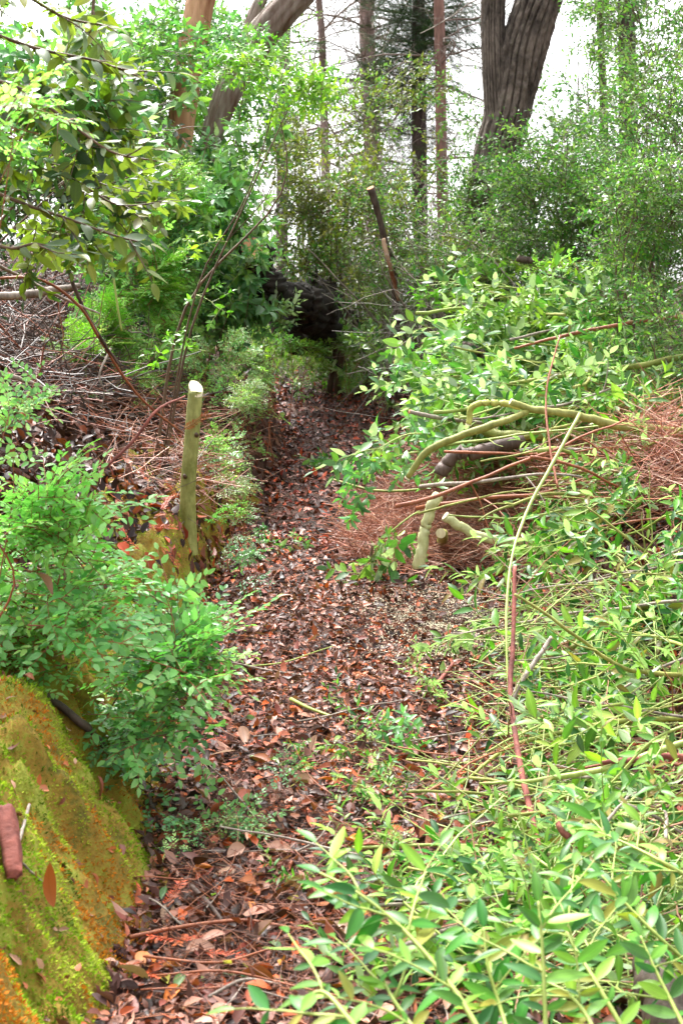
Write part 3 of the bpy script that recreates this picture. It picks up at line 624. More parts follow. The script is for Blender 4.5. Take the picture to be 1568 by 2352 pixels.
trunk_tree('conifer_tree', 'wide grey conifer trunk tinted pale for haze with many dead drooping branches', WG, [P(868, 600, 25), P(855, 350, 25), P(846, 150, 25), P(840, -50, 25), P(836, -700, 25)], [.16, .15, .145, .14, .12, .05], M_CONIF, (2.2, 2.2, 2.3), 505, 18, 60, fur(92, .1, 7, 2), dead=[(110, 3.6, 9, 1.6, 'dead'), (46, 4.2, 9, .9, 'fir')], sprays=[(30, P(836, -650, 25), np.array([2, 2, 2.5]), 1.6, 'fir')])  # strongest pale tint, haze put into the bark colour
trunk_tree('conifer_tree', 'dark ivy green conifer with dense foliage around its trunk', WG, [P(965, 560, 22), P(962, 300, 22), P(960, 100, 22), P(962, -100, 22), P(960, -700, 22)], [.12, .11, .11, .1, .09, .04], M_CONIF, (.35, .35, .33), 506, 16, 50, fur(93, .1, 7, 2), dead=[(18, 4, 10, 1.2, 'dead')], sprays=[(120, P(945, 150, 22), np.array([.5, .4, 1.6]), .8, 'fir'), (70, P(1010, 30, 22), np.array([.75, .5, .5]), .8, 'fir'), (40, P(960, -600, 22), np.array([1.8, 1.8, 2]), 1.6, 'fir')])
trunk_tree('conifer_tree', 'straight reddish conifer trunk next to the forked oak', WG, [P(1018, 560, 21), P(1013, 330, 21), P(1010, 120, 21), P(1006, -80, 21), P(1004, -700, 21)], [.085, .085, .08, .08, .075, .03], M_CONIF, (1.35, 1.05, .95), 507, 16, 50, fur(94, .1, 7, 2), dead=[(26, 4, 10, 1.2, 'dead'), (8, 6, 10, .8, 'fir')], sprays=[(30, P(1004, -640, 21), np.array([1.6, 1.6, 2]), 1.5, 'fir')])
trunk_tree('dark_tree', 'dark trunk showing through the thicket in the upper right corner', None, [P(1450, 620, 14), P(1442, 250, 14), P(1438, 60, 14), P(1436, -200, 14), P(1440, -600, 14)], [.10, .095, .09, .08, .07, .04], M_CONIF, (.3, .3, .28), 508, 16, 50, fur(95, .1, 7, 2), dead=[(10, 3, 8, .9, 'dead')], sprays=[(46, P(1440, -520, 14), np.array([1.6, 1.4, 1.2]), 1.3, 'fine')])  # dark trunk tint
trunk_tree('slender_tree', 'slender dim trunk among the sparse shrubs right of the forked oak', None, [P(1392, 620, 16), P(1385, 250, 16), P(1378, 60, 16), P(1372, -200, 16), P(1375, -500, 16)], [.05, .05, .045, .04, .035, .02], M_CONIF, (.5, .5, .45), 509, 12, 40, fur(96, .1, 7, 2), dead=[(10, 4, 8, .8, 'dead')], sprays=[(24, P(1375, -460, 16), np.array([1.2, 1.2, 1.]), 1.3, 'fine')])
# bare saplings in front of the conifers
def bare(seed, name, label, group, base, n, s, key='dead', spread=(1, .4, 1), cat='sapling'):
    r = rs(seed); e = empty(name, base, label, cat, group)
    for i in range(n):
        d = np.array([r.normal(0, .45)*spread[0], r.normal(0, .3)*spread[1], spread[2]*(.6+.5*r.random())])
        obj('bare_branch', SPY[key][r.integers(len(SPY[key]))], e, frames(d, (0, -1, 0))[0], r.normal(0, .05, 3)*[1, 1, 0], s*(.7+.6*r.random()))
    return e
for i, (u, Y, n, s, lab) in enumerate([(860, 16, 9, 1.7, 'bare crooked sapling in front of the wide pale conifer'), (740, 18, 7, 1.9, 'bare sapling behind the olive tanoak'), (1000, 14, 9, 1.4, 'bare grey sapling above the back of the brush heap'), (930, 15, 8, 1.6, 'bare sapling beside the cut dark stub'), (1090, 12.5, 8, 1.2, 'bare twiggy sapling at the forked oak foot'), (1250, 11.5, 7, 1.0, 'bare twiggy sapling rising behind the brush heap')]):
    x = (u-784)/F*Y; bare(600+i, 'bare_sapling', lab, 'bare saplings in the brush', under(np.array([x, Y, 0])), n, s)

# ------------------------------------------------------------------ logs, poles, stubs
def log(name, label, cat, group, pts, rad, m, tint=(1, 1, 1), cut=(None, None), sides=14, rows=30, bump=None, seed=0, parts=()):
    pts = np.array([np.asarray(p, float) for p in pts]); base = pts[0].copy()
    e = empty(name, base, label, cat, group); c = spline(pts, rows) - base; rj = rs(seed+500); wj = np.cumsum(rj.normal(0, 1, (rows, 3)), 0); wj -= np.linspace(wj[0], wj[-1], rows); c = c + wj*max(rad)*.10
    rr = np.interp(np.linspace(0, 1, rows), np.linspace(0, 1, len(rad)), rad)
    if bump is None:
        bump = lambda th, L: .5*np.clip(vnoise(L*6, np.sin(th)*.7+3, seed+11)-.27, 0, 1) + .22*vnoise(np.sin(th)+4, L*7, seed) + .12*vnoise(np.cos(th)*1.5+7+L*3, L*13, seed+3) + .10*vnoise(np.sin(th)*3+9, L*40, seed+5)
    b = Buf(); b.tube(c, rr, sides, tint, bump=bump); obj('bark', b.mesh('bark', m), e)
    for i, cm in enumerate(cut):
        if cm is None: continue
        k = 0 if i == 0 else -1; d = unit(c[0]-c[1]) if i == 0 else unit(c[-1]-c[-2])
        Mx = frames(d, (.1, .3, 1) if abs(d[2]) < .9 else (1, 0, 0))[0]; th = np.linspace(0, 2*math.pi, 20, endpoint=False)
        r = rs(seed+i); q = rr[k]*(.97+.05*r.random(20))
        V = [c[k]+d*.006] + [c[k]+d*.003+(Mx[:, 0]*math.cos(t)+Mx[:, 2]*math.sin(t))*qq for t, qq in zip(th, q)] + [c[k]-d*.004+(Mx[:, 0]*math.cos(t)+Mx[:, 2]*math.sin(t))*qq for t, qq in zip(th, q)]
        T = [(0, 1+j, 1+(j+1) % 20) for j in range(20)] + [x for j in range(20) for x in ((1+j, 21+j, 21+(j+1) % 20), (1+j, 21+(j+1) % 20, 1+(j+1) % 20))]
        b = Buf(); b.add(V, T, (1, 1, 1)); obj('cut_face', b.mesh('cut_face', cm, False), e)
    return e
# tall cut pole with white slanted top on the bank edge
pb_ = P(435, 1225, 7.9); gb = under(pb_); pb_[2] = min(pb_[2], gb[2]-.05)
def pole():
    pts = np.array([gb-[0, 0, .06], P(432, 1150, 7.9), P(438, 1040, 7.9), P(444, 960, 7.9), P(450, 892, 7.9)]); base = pts[0].copy()
    e = empty('cut_pole', base, 'upright olive barked pole sawn off with a white slanted top at the bank edge', 'stump')
    c = spline(pts, 40)-base; n = 18; r = rs(3)
    rr = np.interp(np.linspace(0, 1, 40), [0, .3, .7, 1], [.050, .043, .041, .040])
    b = Buf(); bf = lambda th, L: .10*vnoise(th/6.283*5 % 5, L*6, 3)+.05*vnoise(th/6.283*8 % 8, L*22, 4)
    b.tube(c, rr, n, (1, 1, 1), cap=False, bump=bf)
    V = b.V[0].copy(); top = V[-n:]; s = (top[:, 0]-top[:, 0].mean())/.045; s2 = (top[:, 1]-top[:, 1].mean())/.045; top[:, 2] += -.016*s + .040*s2 + .005*r.random(n); V[-n:] = top; b.V[0] = V
    obj('bark', b.mesh('bark', M_OLIVEBARK), e)
    cen = top.mean(0)+[0, 0, .002]; b = Buf()
    VV = np.vstack([cen, top*1.0+[0, 0, .003], (top-cen)*1.02+cen-[0, 0, .012]]); T = [(0, 1+j, 1+(j+1) % n) for j in range(n)]+[x for j in range(n) for x in ((1+j, 1+n+j, 1+n+(j+1) % n), (1+j, 1+n+(j+1) % n, 1+(j+1) % n))]
    b.add(VV, T, (1, 1, 1)); obj('cut_face', b.mesh('cut_face', M_CUT, False), e)
    for u, v in ((452, 1000), (425, 1095), (455, 1120)):
        q = P(u, v, 7.86)-base; b = Buf(); b.tube(np.array([q, q+[.0, -.03, .01]]), [.014, .009], 7, (.5, .4, .3)); obj('twig_scar', b.mesh('twig_scar', M_STEMB), e)
    return e
pole()
log('cut_stub', 'pale green stub leaning beside the trail with its bark stripped at the foot', 'stump', None, [P(962, 1282, 7.5)-[0, 0, .05], P(976, 1230, 7.5), P(990, 1180, 7.5), P(1004, 1140, 7.5)], [.034, .03, .028, .029], M_PALE, (1, 1, 1), (None, M_CUT), seed=5)
def band():
    pass
log('cut_branch', 'short pale green log lying among red twigs right of the leaning stub', 'branch', 'cut branches in the brush', [P(1022, 1185, 7.4), P(1060, 1212, 7.4), P(1120, 1236, 7.4), P(1200, 1243, 7.4)], [.024, .025, .022, .018], M_PALE, (1.5, 1.5, 1.2), (M_CUT, None), seed=6)
log('cut_stub', 'stubby cut branch end behind the leaning stub', 'stump', None, [gp(1010, 1250), P(1012, 1225, 7.9)], [.03, .028], M_OLIVEBARK, (1.3, 1.3, 1.1), (None, M_CUT), seed=7)
log('cut_peg', 'tiny pale cut peg sticking up from the middle of the trail', 'stump', None, [gp(851, 1286)+[0, 0, -.01], P(856, 1250, 7.6)], [.011, .008], M_GREY, (1, 1, 1), (None, M_CUT), sides=8, rows=6, seed=8)
# brush logs
BL = 'cut branches in the brush'
for i, (pts, rad, m, tint, cut, lab) in enumerate([
    ([(1172, 922, 7.6), (1260, 945, 7.6), (1340, 955, 7.7), (1430, 975, 7.8), (1600, 1000, 8.0)], [.018, .02, .022, .026, .03], M_OLIVEBARK, (.95, .95, .85), (M_CUT, None), 'thickest olive barked limb lying across the right of the heap'),
    ([(1075, 975, 8.0), (1085, 938, 8.0), (1130, 928, 8.0), (1200, 935, 8.0)], [.018, .019, .019, .017], M_OLIVEBARK, (1.5, 1.5, 1.2), (M_CUT, None), 'pale arching cut limb left of the thickest one'),
    ([(935, 1098, 7.5), (985, 1030, 7.5), (1060, 1000, 7.5), (1130, 975, 7.5), (1210, 945, 7.6)], [.016, .018, .02, .02, .016], M_OLIVEBARK, (.8, .8, .6), (M_CUT, None), 'bent olive branch rising from the trail edge over the red twigs'),
    ([(1120, 890, 9.0), (1240, 870, 9.0), (1400, 845, 9.0), (1600, 815, 9.0)], [.008, .014, .018, .022], M_OLIVEBARK, (.9, .95, .7), (None, None), 'long green branch slanting up to the right edge of the heap'),
    ([(1040, 694, 11), (1110, 706, 11), (1200, 716, 11), (1300, 712, 11), (1420, 690, 11)], [.025, .022, .02, .018, .01], M_GREY, (1, 1, 1), (M_CUT, None), 'pale grey cut branch near the top of the heap'),
    ([(1062, 800, 10), (1090, 812, 10), (1130, 835, 10.1)], [.045, .045, .045], M_ROOT, (1, 1, 1), (M_CUTO, None), 'short thick brown log buried in the leaves of the heap'),
    ([(1006, 772, 10.3), (1030, 768, 10.3), (1075, 762, 10.3)], [.027, .026, .024], M_GREY, (1, 1, 1), (M_CUT, None), 'short pale cut end poking out of the heap on its left'),
    ([(905, 832, 11), (950, 845, 11), (1000, 860, 11)], [.016, .016, .014], M_GREY, (1, 1, 1), (M_CUTO, None), 'thin tan branch end beside the far trail'),
    ([(1188, 592, 11.5), (1250, 606, 11.5), (1335, 622, 11.6)], [.026, .024, .02], M_ROOT, (1, 1, 1), (M_CUT, None), 'brown branch crowning the top of the heap'),
    ([(940, 945, 8.6), (1000, 960, 8.6), (1080, 970, 8.7), (1130, 975, 8.7)], [.014, .014, .012, .01], M_GREY, (1, 1, 1), (M_CUTO, None), 'thin tan branch pointing at the trail above the red twigs'),
    ([(1180, 800, 9.5), (1290, 770, 9.5), (1420, 745, 9.5), (1600, 720, 9.5)], [.008, .012, .014, .016], M_STEMR, (1, 1, 1), (None, None), 'long reddish branch crossing the upper heap'),
    ([(1050, 960, 8.9), (1120, 990, 8.7), (1200, 1000, 8.6), (1330, 1000, 8.6), (1450, 1040, 8.4)], [.03, .03, .03, .03, .03], M_OLIVEBARK, (1.0, 1., .8), (M_CUT, None), 'olive limb half buried under the thickest one'),
    ([(1010, 1090, 8.2), (1040, 1040, 8.2), (1100, 1030, 8.2), (1200, 1010, 8.3)], [.045, .04, .04, .04], M_ROOT, (1, 1, 1), (None, None), 'dark limb inside the red twig tangle'),
    ([(760, 1100, 8.7), (850, 1125, 8.5), (950, 1125, 8.3), (1040, 1105, 8.2)], [.006, .008, .008, .006], M_OLIVEBARK, (.8, .8, .6), (None, None), 'thin springy branch reaching over the trail edge'),
    ([(1330, 950, 6.4), (1270, 1060, 6.2), (1210, 1170, 6.0), (1170, 1290, 5.7), (1160, 1450, 5.4), (1165, 1600, 5.2), (1185, 1700, 5.1)], [.008, .008, .007, .006, .005, .0035, .003], M_STEMG, (1, 1, 1), (None, None), 'long pale green shoot bending down in front of the red stick'),
    ([(1182, 1300, 5.3), (1180, 1380, 5.2), (1175, 1500, 5.05), (1171, 1600, 4.9), (1190, 1740, 4.6), (1215, 1850, 4.35), (1245, 1970, 4.1)], [.006, .008, .009, .010, .010, .010, .007], M_RED, (1, 1, 1), (M_CUT, None), 'long red barked stick standing at the right of the trail'),
    ([(1175, 1612, 5.3), (1215, 1540, 5.4), (1265, 1465, 5.5)], [.010, .010, .008], M_GREY, (1, 1, 1), (None, M_CUT), 'short grey stick forking from the red one'),
    ([(1568, 1390, 6.3), (1450, 1400, 6.2), (1370, 1430, 6.1), (1310, 1490, 6.0)], [.017, .016, .014, .012], M_OLIVEBARK, (.7, .7, .5), (None, None), 'curved olive branch inside the drooping foliage'),
    ([(1150, 1975, 4.2), (1200, 1980, 4.2), (1260, 1975, 4.2)], [.016, .018, .014], M_ROOT, (1, 1, 1), (None, None), 'dark stick across the foot of the red stick'),
    ([(1330, 1960, 3.8), (1300, 1920, 3.8), (1280, 1890, 3.85)], [.011, .010, .008], M_RED, (1, 1, 1), (None, None), 'short red twig in the lower right foliage'),
    ([(1568, 1740, 4.5), (1480, 1742, 4.4), (1380, 1752, 4.4)], [.012, .011, .006], M_RED, (1, 1, 1), (None, None), 'reddish branch lying level at the right edge'),
    ([(1370, 1940, 3.8), (1400, 1880, 3.85), (1440, 1830, 3.9)], [.006, .005, .004], M_GREY, (1, 1, 1), (None, None), 'thin grey twig rising out of the lower right foliage'),
    ([(1060, 1800, 4.7), (1160, 1720, 4.9), (1260, 1690, 5.0), (1400, 1660, 5.1), (1580, 1650, 5.2)], [.005, .008, .009, .010, .011], M_OLIVEBARK, (.9, 1., .6), (None, None), 'olive shoot running from the litter to the right edge'),
    ([(1100, 1800, 4.4), (1250, 1790, 4.4), (1400, 1760, 4.4), (1590, 1700, 4.4)], [.004, .008, .010, .012], M_STEMG, (1, 1, 1), (None, None), 'green shoot arching over the lower right foliage'),
    ([(1280, 1120, 7.0), (1260, 1010, 7.2), (1255, 900, 7.4), (1285, 770, 7.6)], [.006, .006, .005, .004], M_STEMR, (1, 1, 1), (None, None), 'slim upright red twig in the middle of the heap')]):
    P3 = []
    for (u, v, Y) in pts:
        q = P(u, v, Y); q[2] = max(q[2], g(q[0], q[1])+.015); P3.append(q)
    log('cut_branch', lab, 'branch', BL, P3, rad, m, tint, cut, sides=10 if max(rad) < .02 else 14, seed=20+i)
# dead wood on the left
LD = 'dead branches on the left slope'
for i, (pts, rad, m, lab) in enumerate([
    ([(-40, 690, 6.6), (60, 680, 6.6), (130, 668, 6.6), (186, 656, 6.6)], [.022, .021, .018, .014], M_GREY, 'thick grey dead branch pointing in from the left edge'),
    ([(85, 1572, 4.3), (140, 1625, 4.35), (200, 1680, 4.45), (235, 1705, 4.5)], [.010, .013, .015, .015], M_ROOT, 'dark exposed root slanting down the mossy bank'),
    ([(290, 1745, 4.75), (325, 1800, 4.6), (352, 1865, 4.45), (395, 1925, 4.4), (445, 1950, 4.38)], [.011, .012, .012, .010, .006], M_ROOT, 'knobbly dark root curving to the trail at the bank foot'),
    ([(-30, 640, 6.2), (90, 640, 6.2), (180, 700, 6.4), (230, 780, 6.7), (290, 875, 7.0), (350, 940, 7.2), (420, 995, 7.5)], [.006, .006, .0065, .007, .007, .006, .004], M_STEMR, 'long red stem arching from the left edge down to the cut pole'),
    ([(235, 1080, 7.0), (300, 1020, 7.1), (360, 945, 7.2), (425, 910, 7.6)], [.008, .008, .007, .005], M_RED, 'reddish stem leaning toward the pole top'),
    ([(-30, 850, 6.4), (40, 870, 6.5), (110, 895, 6.6)], [.013, .011, .008], M_GREY, 'grey branch on the dark litter above the left bush'),
    ([(250, 520, 6.9), (262, 640, 6.9), (280, 760, 6.9)], [.006, .006, .005], M_STEMG, 'thin yellow stem standing in front of the feathery sprouts'),
    ([(35, 1960, 3.72), (50, 1900, 3.75), (68, 1848, 3.8)], [.006, .005, .004], M_GREY, 'grey twig beside the red bark chunk on the moss'),
    ([(28, 1965, 3.7), (62, 1998, 3.7), (98, 2028, 3.7)], [.003, .0035, .003], M_GREY, 'thin pale twig lying on the moss under the bark chunk'),
    ([(295, 1992, 4.1), (320, 1945, 4.15), (350, 1890, 4.2)], [.004, .004, .004], M_GREY, 'straight grey twig leaning at the bank foot'),
    ([(255, 800, 7.0), (230, 860, 6.9), (240, 900, 6.9), (235, 940, 6.9)], [.006, .005, .004, .003], M_GREY, 'short curved grey stick on the dark litter'),
    ([(150, 600, 6.5), (190, 700, 6.6), (240, 790, 6.7), (275, 840, 6.8)], [.009, .008, .007, .005], M_ROOT, 'dark fallen stem crossing the twig tangle'),
    ([(-20, 600, 6.2), (80, 650, 6.3), (160, 690, 6.4), (230, 720, 6.6)], [.008, .007, .006, .004], M_GREY, 'grey fallen stem under the thick dead branch')]):
    P3 = []
    for (u, v, Y) in pts:
        q = P(u, v, Y)
        zz = g(q[0], q[1])
        if i in (1, 2, 7, 8, 9):   # these lie on the bank surface
            q = gp(u, v); q = q + ground_n(np.array([q[0]]), np.array([q[1]]))[0]*rad[min(1, len(rad)-1)]*.8
        else: q[2] = max(q[2], zz+.01)
        P3.append(q)
    log('dead_branch', lab, 'branch', LD, P3, rad, m, sides=9, seed=60+i, bump=(lambda th, L: .25*vnoise(np.sin(th)*2+4, L*2, 3)+.12*vnoise(np.cos(th)*4, L*9, 5)) if i == -1 else None)
def slab():
    a, c_ = gp(2, 1868), gp(22, 2030); n = ground_n(np.array([a[0]]), np.array([a[1]]))[0]; d = unit(c_-a); L = np.linalg.norm(c_-a); r = rs(99)
    M_ = frames(d, n)[0]; b = Buf(); R_ = 16; S_ = 9; V = []
    for i in range(R_):
        t = i/(R_-1); w_ = .030*(.8+.3*vnoise(t*4, 0, 5)) * (1 if t < .85 else 1-(t-.85)*1.5)
        for j in range(S_):
            q = j/(S_-1)*2-1; V.append((q*w_+.006*vnoise(t*5, 2, 8), t*L+(.012*r.random()*((i == 0)-(i == R_-1))), .020*(1-q*q)+.010*vnoise(q*4+9, t*3, 9)+.012))
        for j in range(S_): q = 1-j/(S_-1)*2; V.append((q*w_+.006*vnoise(t*5, 2, 8), t*L, .018*(1-q*q)-.004))
    W = 2*S_; T = []
    for i in range(R_-1):
        for j in range(W):
            k = (j+1) % W; T += [(i*W+j, i*W+k, (i+1)*W+k), (i*W+j, (i+1)*W+k, (i+1)*W+j)]
    V.append((0, 0, .005)); V.append((0, L, .005))
    for j in range(W): k = (j+1) % W; T += [(len(V)-2, k, j), (len(V)-1, (R_-1)*W+j, (R_-1)*W+k)]
    b.add(V, T, (1, 1, 1)); tag(obj('bark_chunk', b.mesh('bark_chunk', M_RED), None, M_, a+n*.01), 'chunk of dark red bark stuck on the moss at the left edge', 'bark')
slab()
# stub with orange cut end above the trail end, fallen log with orange cut, thin stake
log('cut_stub', 'dark upright stub with a round orange cut top in the brush behind the trail', 'stump', None, [under(P(915, 700, 13.6)), P(905, 640, 13.4), P(885, 560, 13.2), P(872, 500, 13.1), P(850, 432, 13.0)], [.034, .032, .03, .03, .036], M_ROOT, (1, 1, 1), (None, M_CUTO), seed=90)
log('peeled_branch', 'pinkish peeled branch hanging below the dark stub', 'branch', None, [P(880, 548, 12.7), P(890, 590, 12.7), P(905, 640, 12.8), P(915, 690, 12.9)], [.02, .022, .02, .016], M_MADRONE, (1.5, 1.3, 1.2), (None, None), seed=91, sides=8)
log('fallen_log', 'thick black fallen trunk with a pale orange sawn end at the dark hollow', 'log', None, [P(584, 572, 12.3), P(640, 625, 12.9), P(690, 680, 13.6), P(740, 740, 14.4)], [.115, .12, .16, .20], M_DARK, (1, 1, 1), (M_CUTO, None), sides=48, rows=90, seed=92, bump=fur(92, .28, 9, 3))
def rootplate():  # root mass in near-black bark, its colour painting the hollow's shade
    c = P(710, 725, 15.2); base = under(c); b = Buf(); r = rs(94)
    n, mm = 40, 24; th = np.linspace(0, 2*math.pi, n, endpoint=False); ph = np.linspace(.02, math.pi-.02, mm)
    TH, PH = np.meshgrid(th, ph); rr = 1+.45*fbm(TH*2+0*PH, PH*3, 94, 3)*np.sin(PH)
    V = np.stack([.42*rr*np.sin(PH)*np.cos(TH), .35*rr*np.sin(PH)*np.sin(TH), .42*rr*np.cos(PH)], -1).reshape(-1, 3)+(c-base)
    i = np.arange(mm-1)[:, None]*n; j = np.arange(n)[None]; j2 = (j+1) % n
    T = np.concatenate([np.stack([i+j, i+j2, i+n+j2], -1).reshape(-1, 3), np.stack([i+j, i+n+j2, i+n+j], -1).reshape(-1, 3)])
    b.add(V, T, (1, 1, 1)); e = empty('root_plate', base, 'black upturned root plate in the dark hollow behind the trail', 'stump')
    obj('root_mass', b.mesh('root_mass', M_DARK), e)
    for k in range(9):
        a = r.random()*6.28; d = np.array([math.cos(a), -.4, math.sin(a)*.8]); b = Buf()
        b.tube(curve(r, c-base+d*.3, d, .5, 8, .25, .05), [.03, .006], 6, (1, 1, 1)); obj('root', b.mesh('root', M_DARK), e)
rootplate()
log('wooden_stake', 'thin pale stake standing in grass at the end of the trail', 'stake', None, [under(P(788, 860, 15.5)), P(787, 780, 15.5), P(788, 708, 15.5)], [.02, .02, .022], M_OLIVEBARK, (1.4, 1.4, 1.1), (None, M_CUT), sides=8, seed=95)

# ------------------------------------------------------------------ brush heap of cut leafy branches
def heap_Y(v): return float(np.interp(v, [520, 600, 700, 800, 900, 1000, 1200, 1400, 1600, 1800, 2000, 2200, 2400], [12.2, 11.6, 10.8, 10.0, 9.2, 8.4, 7.2, 6.2, 5.4, 4.7, 4.1, 3.6, 3.2]))
def leafy(seed, name, label, cat, group, p, d, kinds, n, L, scale, stem_m=M_STEMG, sr=.006, droop=.05, part='leafy_shoot'):
    r = rs(seed); e = empty(name, p, label, cat, group); c = curve(r, np.zeros(3), d, L, 9, .09, droop)
    b = Buf(); b.tube(c, [sr, sr*.4], 5, (1, 1, 1)); obj('stem', b.mesh('stem', stem_m), e)
    for i in range(n):
        t = .15+.85*(i+.5)/n; f = t*8; j = min(int(f), 7); q = c[j]*(1-f+j)+c[j+1]*(f-j); dd = unit(c[j+1]-c[j])
        o = unit(dd + r.normal(0, .75, 3)*np.array([1, 1, .5])); k = SPY[kinds[r.integers(len(kinds))]]
        obj(part, k[r.integers(len(k))], e, frames(o, np.array([0, -.3, 1])+r.normal(0, .35, 3))[0], q, scale*(.7+.5*r.random()))
    return e
LANDM = [(1170, 1300, 'the top of the red stick'), (1172, 1480, 'the middle of the red stick'), (1215, 1850, 'the foot of the red stick'), (1240, 1540, 'the short grey stick'), (985, 1210, 'the leaning pale stub'), (1075, 1215, 'the short pale log'), (1175, 922, 'the thickest limb end'), (1400, 965, 'the thickest limb'), (940, 1090, 'the olive branch foot'), (1130, 975, 'the olive branch bend'), (1042, 695, 'the pale grey branch'), (1090, 812, 'the short brown log'), (1020, 770, 'the short pale cut end'), (905, 832, 'the thin tan branch end'), (1260, 605, 'the brown branch on top'), (1350, 850, 'the long slanting green branch'), (1290, 770, 'the long reddish branch'), (1330, 960, 'the pale shoot top'), (1200, 1190, 'the pale shoot bend'), (1400, 1410, 'the curved olive branch'), (1200, 1978, 'the dark crossing stick'), (1470, 1742, 'the level reddish branch'), (1305, 1925, 'the short red twig'), (1405, 1880, 'the thin rising grey twig'), (1240, 2060, 'the upright near shoot'), (1500, 2270, 'the dark corner stump'), (900, 2110, 'the long reaching near shoot'), (1110, 2140, 'the broad pale near leaf'), (1400, 530, 'the pale upturned leaves')]
SEEN_LABELS = {}
def place_words(p, d):
    u, v = proj(p); k = min(range(len(LANDM)), key=lambda i: (LANDM[i][0]-u)**2+(LANDM[i][1]-v)**2); lu, lv, n = LANDM[k]; du, dv = u-lu, v-lv; q = math.hypot(du, dv)
    w_ = 'crossing' if q < 28 else ('just ' if q < 75 else '') + (('above', 'below')[dv > 0] if abs(dv) > abs(du) else ('left of', 'right of')[du > 0])
    t2 = proj(p+d); tu, tv = t2[0]-u, t2[1]-v; tip = ('up', 'down')[tv > 0] if abs(tv) > 1.6*abs(tu) else ('left', 'right')[tu > 0]
    return w_, n, tip
def region(seed, boxes, n, kinds, label, group, L, scale, nsh, sr=.006, dirs=(0, 0), lift=0., upz=.0, name='cut_leafy_branch', stem_m=M_STEMG):
    r = rs(seed)
    for i in range(n):
        u0, v0, u1, v1 = boxes[r.integers(len(boxes))]; u = r.uniform(u0, u1); v = r.uniform(v0, v1)
        if seed in (31, 32, 35, 36) and 920 < u < 1520 and 935 < v < 1230 and r.random() < .55: continue
        Y = heap_Y(v)*(1+.03*r.normal()); p = P(u, v, Y); z = g(p[0], p[1]); 
        p[2] = max(p[2], z+.04) - 0
        if r.random() < .35: p[2] = z + (p[2]-z)*(.4+.5*r.random())
        a = r.uniform(0, 6.28) if dirs is None else math.atan2(dirs[1], dirs[0])+r.normal(0, .6)
        d = np.array([math.cos(a), math.sin(a), upz+r.normal(0, .2)])
        w_, n_, tip = place_words(p, d); lab = f'{label} {w_} {n_}, tip {tip}'
        leafy(seed*1000+i, name, lab, 'branch', group, p-d*L*.35, d, kinds, nsh, L, scale, stem_m, sr)
region(31, [(1110, 620, 1380, 780), (1080, 720, 1340, 860), (1150, 640, 1520, 760), (1100, 800, 1400, 900)], 44, ['tangreen', 'tangreen', 'lime'], 'broad leaved cut branch', 'broad leaved branches on the brush heap', .6, 1.25, 4, .008, (-.8, -.5))
region(32, [(1000, 800, 1080, 900), (1010, 880, 1130, 1000), (910, 990, 990, 1050)], 17, ['tangreen', 'rhodo'], 'low broad leaved branch', 'broad leaved branches at the trail edge', .4, .95, 4, .006, (-.9, -.4))
region(33, [(1280, 570, 1600, 700)], 14, ['huck', 'tiny', 'huck'], 'pale small leaved branch', 'small leaved branches on the heap', .6, 1.2, 6, .006, (-.8, .2))
region(34, [(1350, 500, 1470, 560), (1200, 560, 1350, 640)], 5, ['tan', 'lime'], 'yellowish branch', 'yellowish branches on top of the heap', .5, .9, 3, .006, (-.5, -.2), upz=.6)
region(35, [(1330, 960, 1620, 1060), (1300, 880, 1620, 980), (1320, 760, 1620, 960), (1330, 1130, 1620, 1260)], 30, ['lance', 'lance', 'lancedark'], 'lance leaved shoot', 'lance leaved shoots in the middle of the heap', .8, 1.15, 4, .006, (-.8, -.5))
region(40, [(1380, 690, 1620, 960), (1450, 860, 1640, 1080)], 18, ['tangreen', 'lance', 'lance'], 'upper leafy shoot', 'leafy shoots on the upper right of the heap', .6, 1.05, 4, .006, (-.7, -.5))
region(39, [(1180, 1020, 1450, 1120), (1300, 1040, 1620, 1160)], 6, ['lance', 'lancedark'], 'thin lance leaved shoot', 'thin shoots over the red twigs', .8, .9, 2, .004, (-.6, -.8))
region(36, [(1330, 1160, 1640, 1420), (1460, 1380, 1660, 1640), (1400, 1250, 1580, 1500)], 21, ['lance', 'lance', 'lancedark'], 'drooping lance leaved shoot', 'lance leaved shoots drooping at the right', .7, 1.1, 4, .005, (-.7, -.6))
region(37, [(1430, 1620, 1660, 1900), (1360, 1840, 1660, 2000)], 20, ['lancedark', 'lance', 'lancedark'], 'low lance leaved shoot', 'lance leaved shoots low at the right', .55, .95, 4, .005, (-.8, -.3))
region(38, [(1180, 1980, 1420, 2150), (1320, 1950, 1620, 2352), (1180, 2120, 1620, 2352)], 38, ['lancedark', 'lancedark', 'lance'], 'near lance leaved shoot', 'lance leaved shoots in the near foliage', .5, .9, 4, .005, (-.8, -.3))

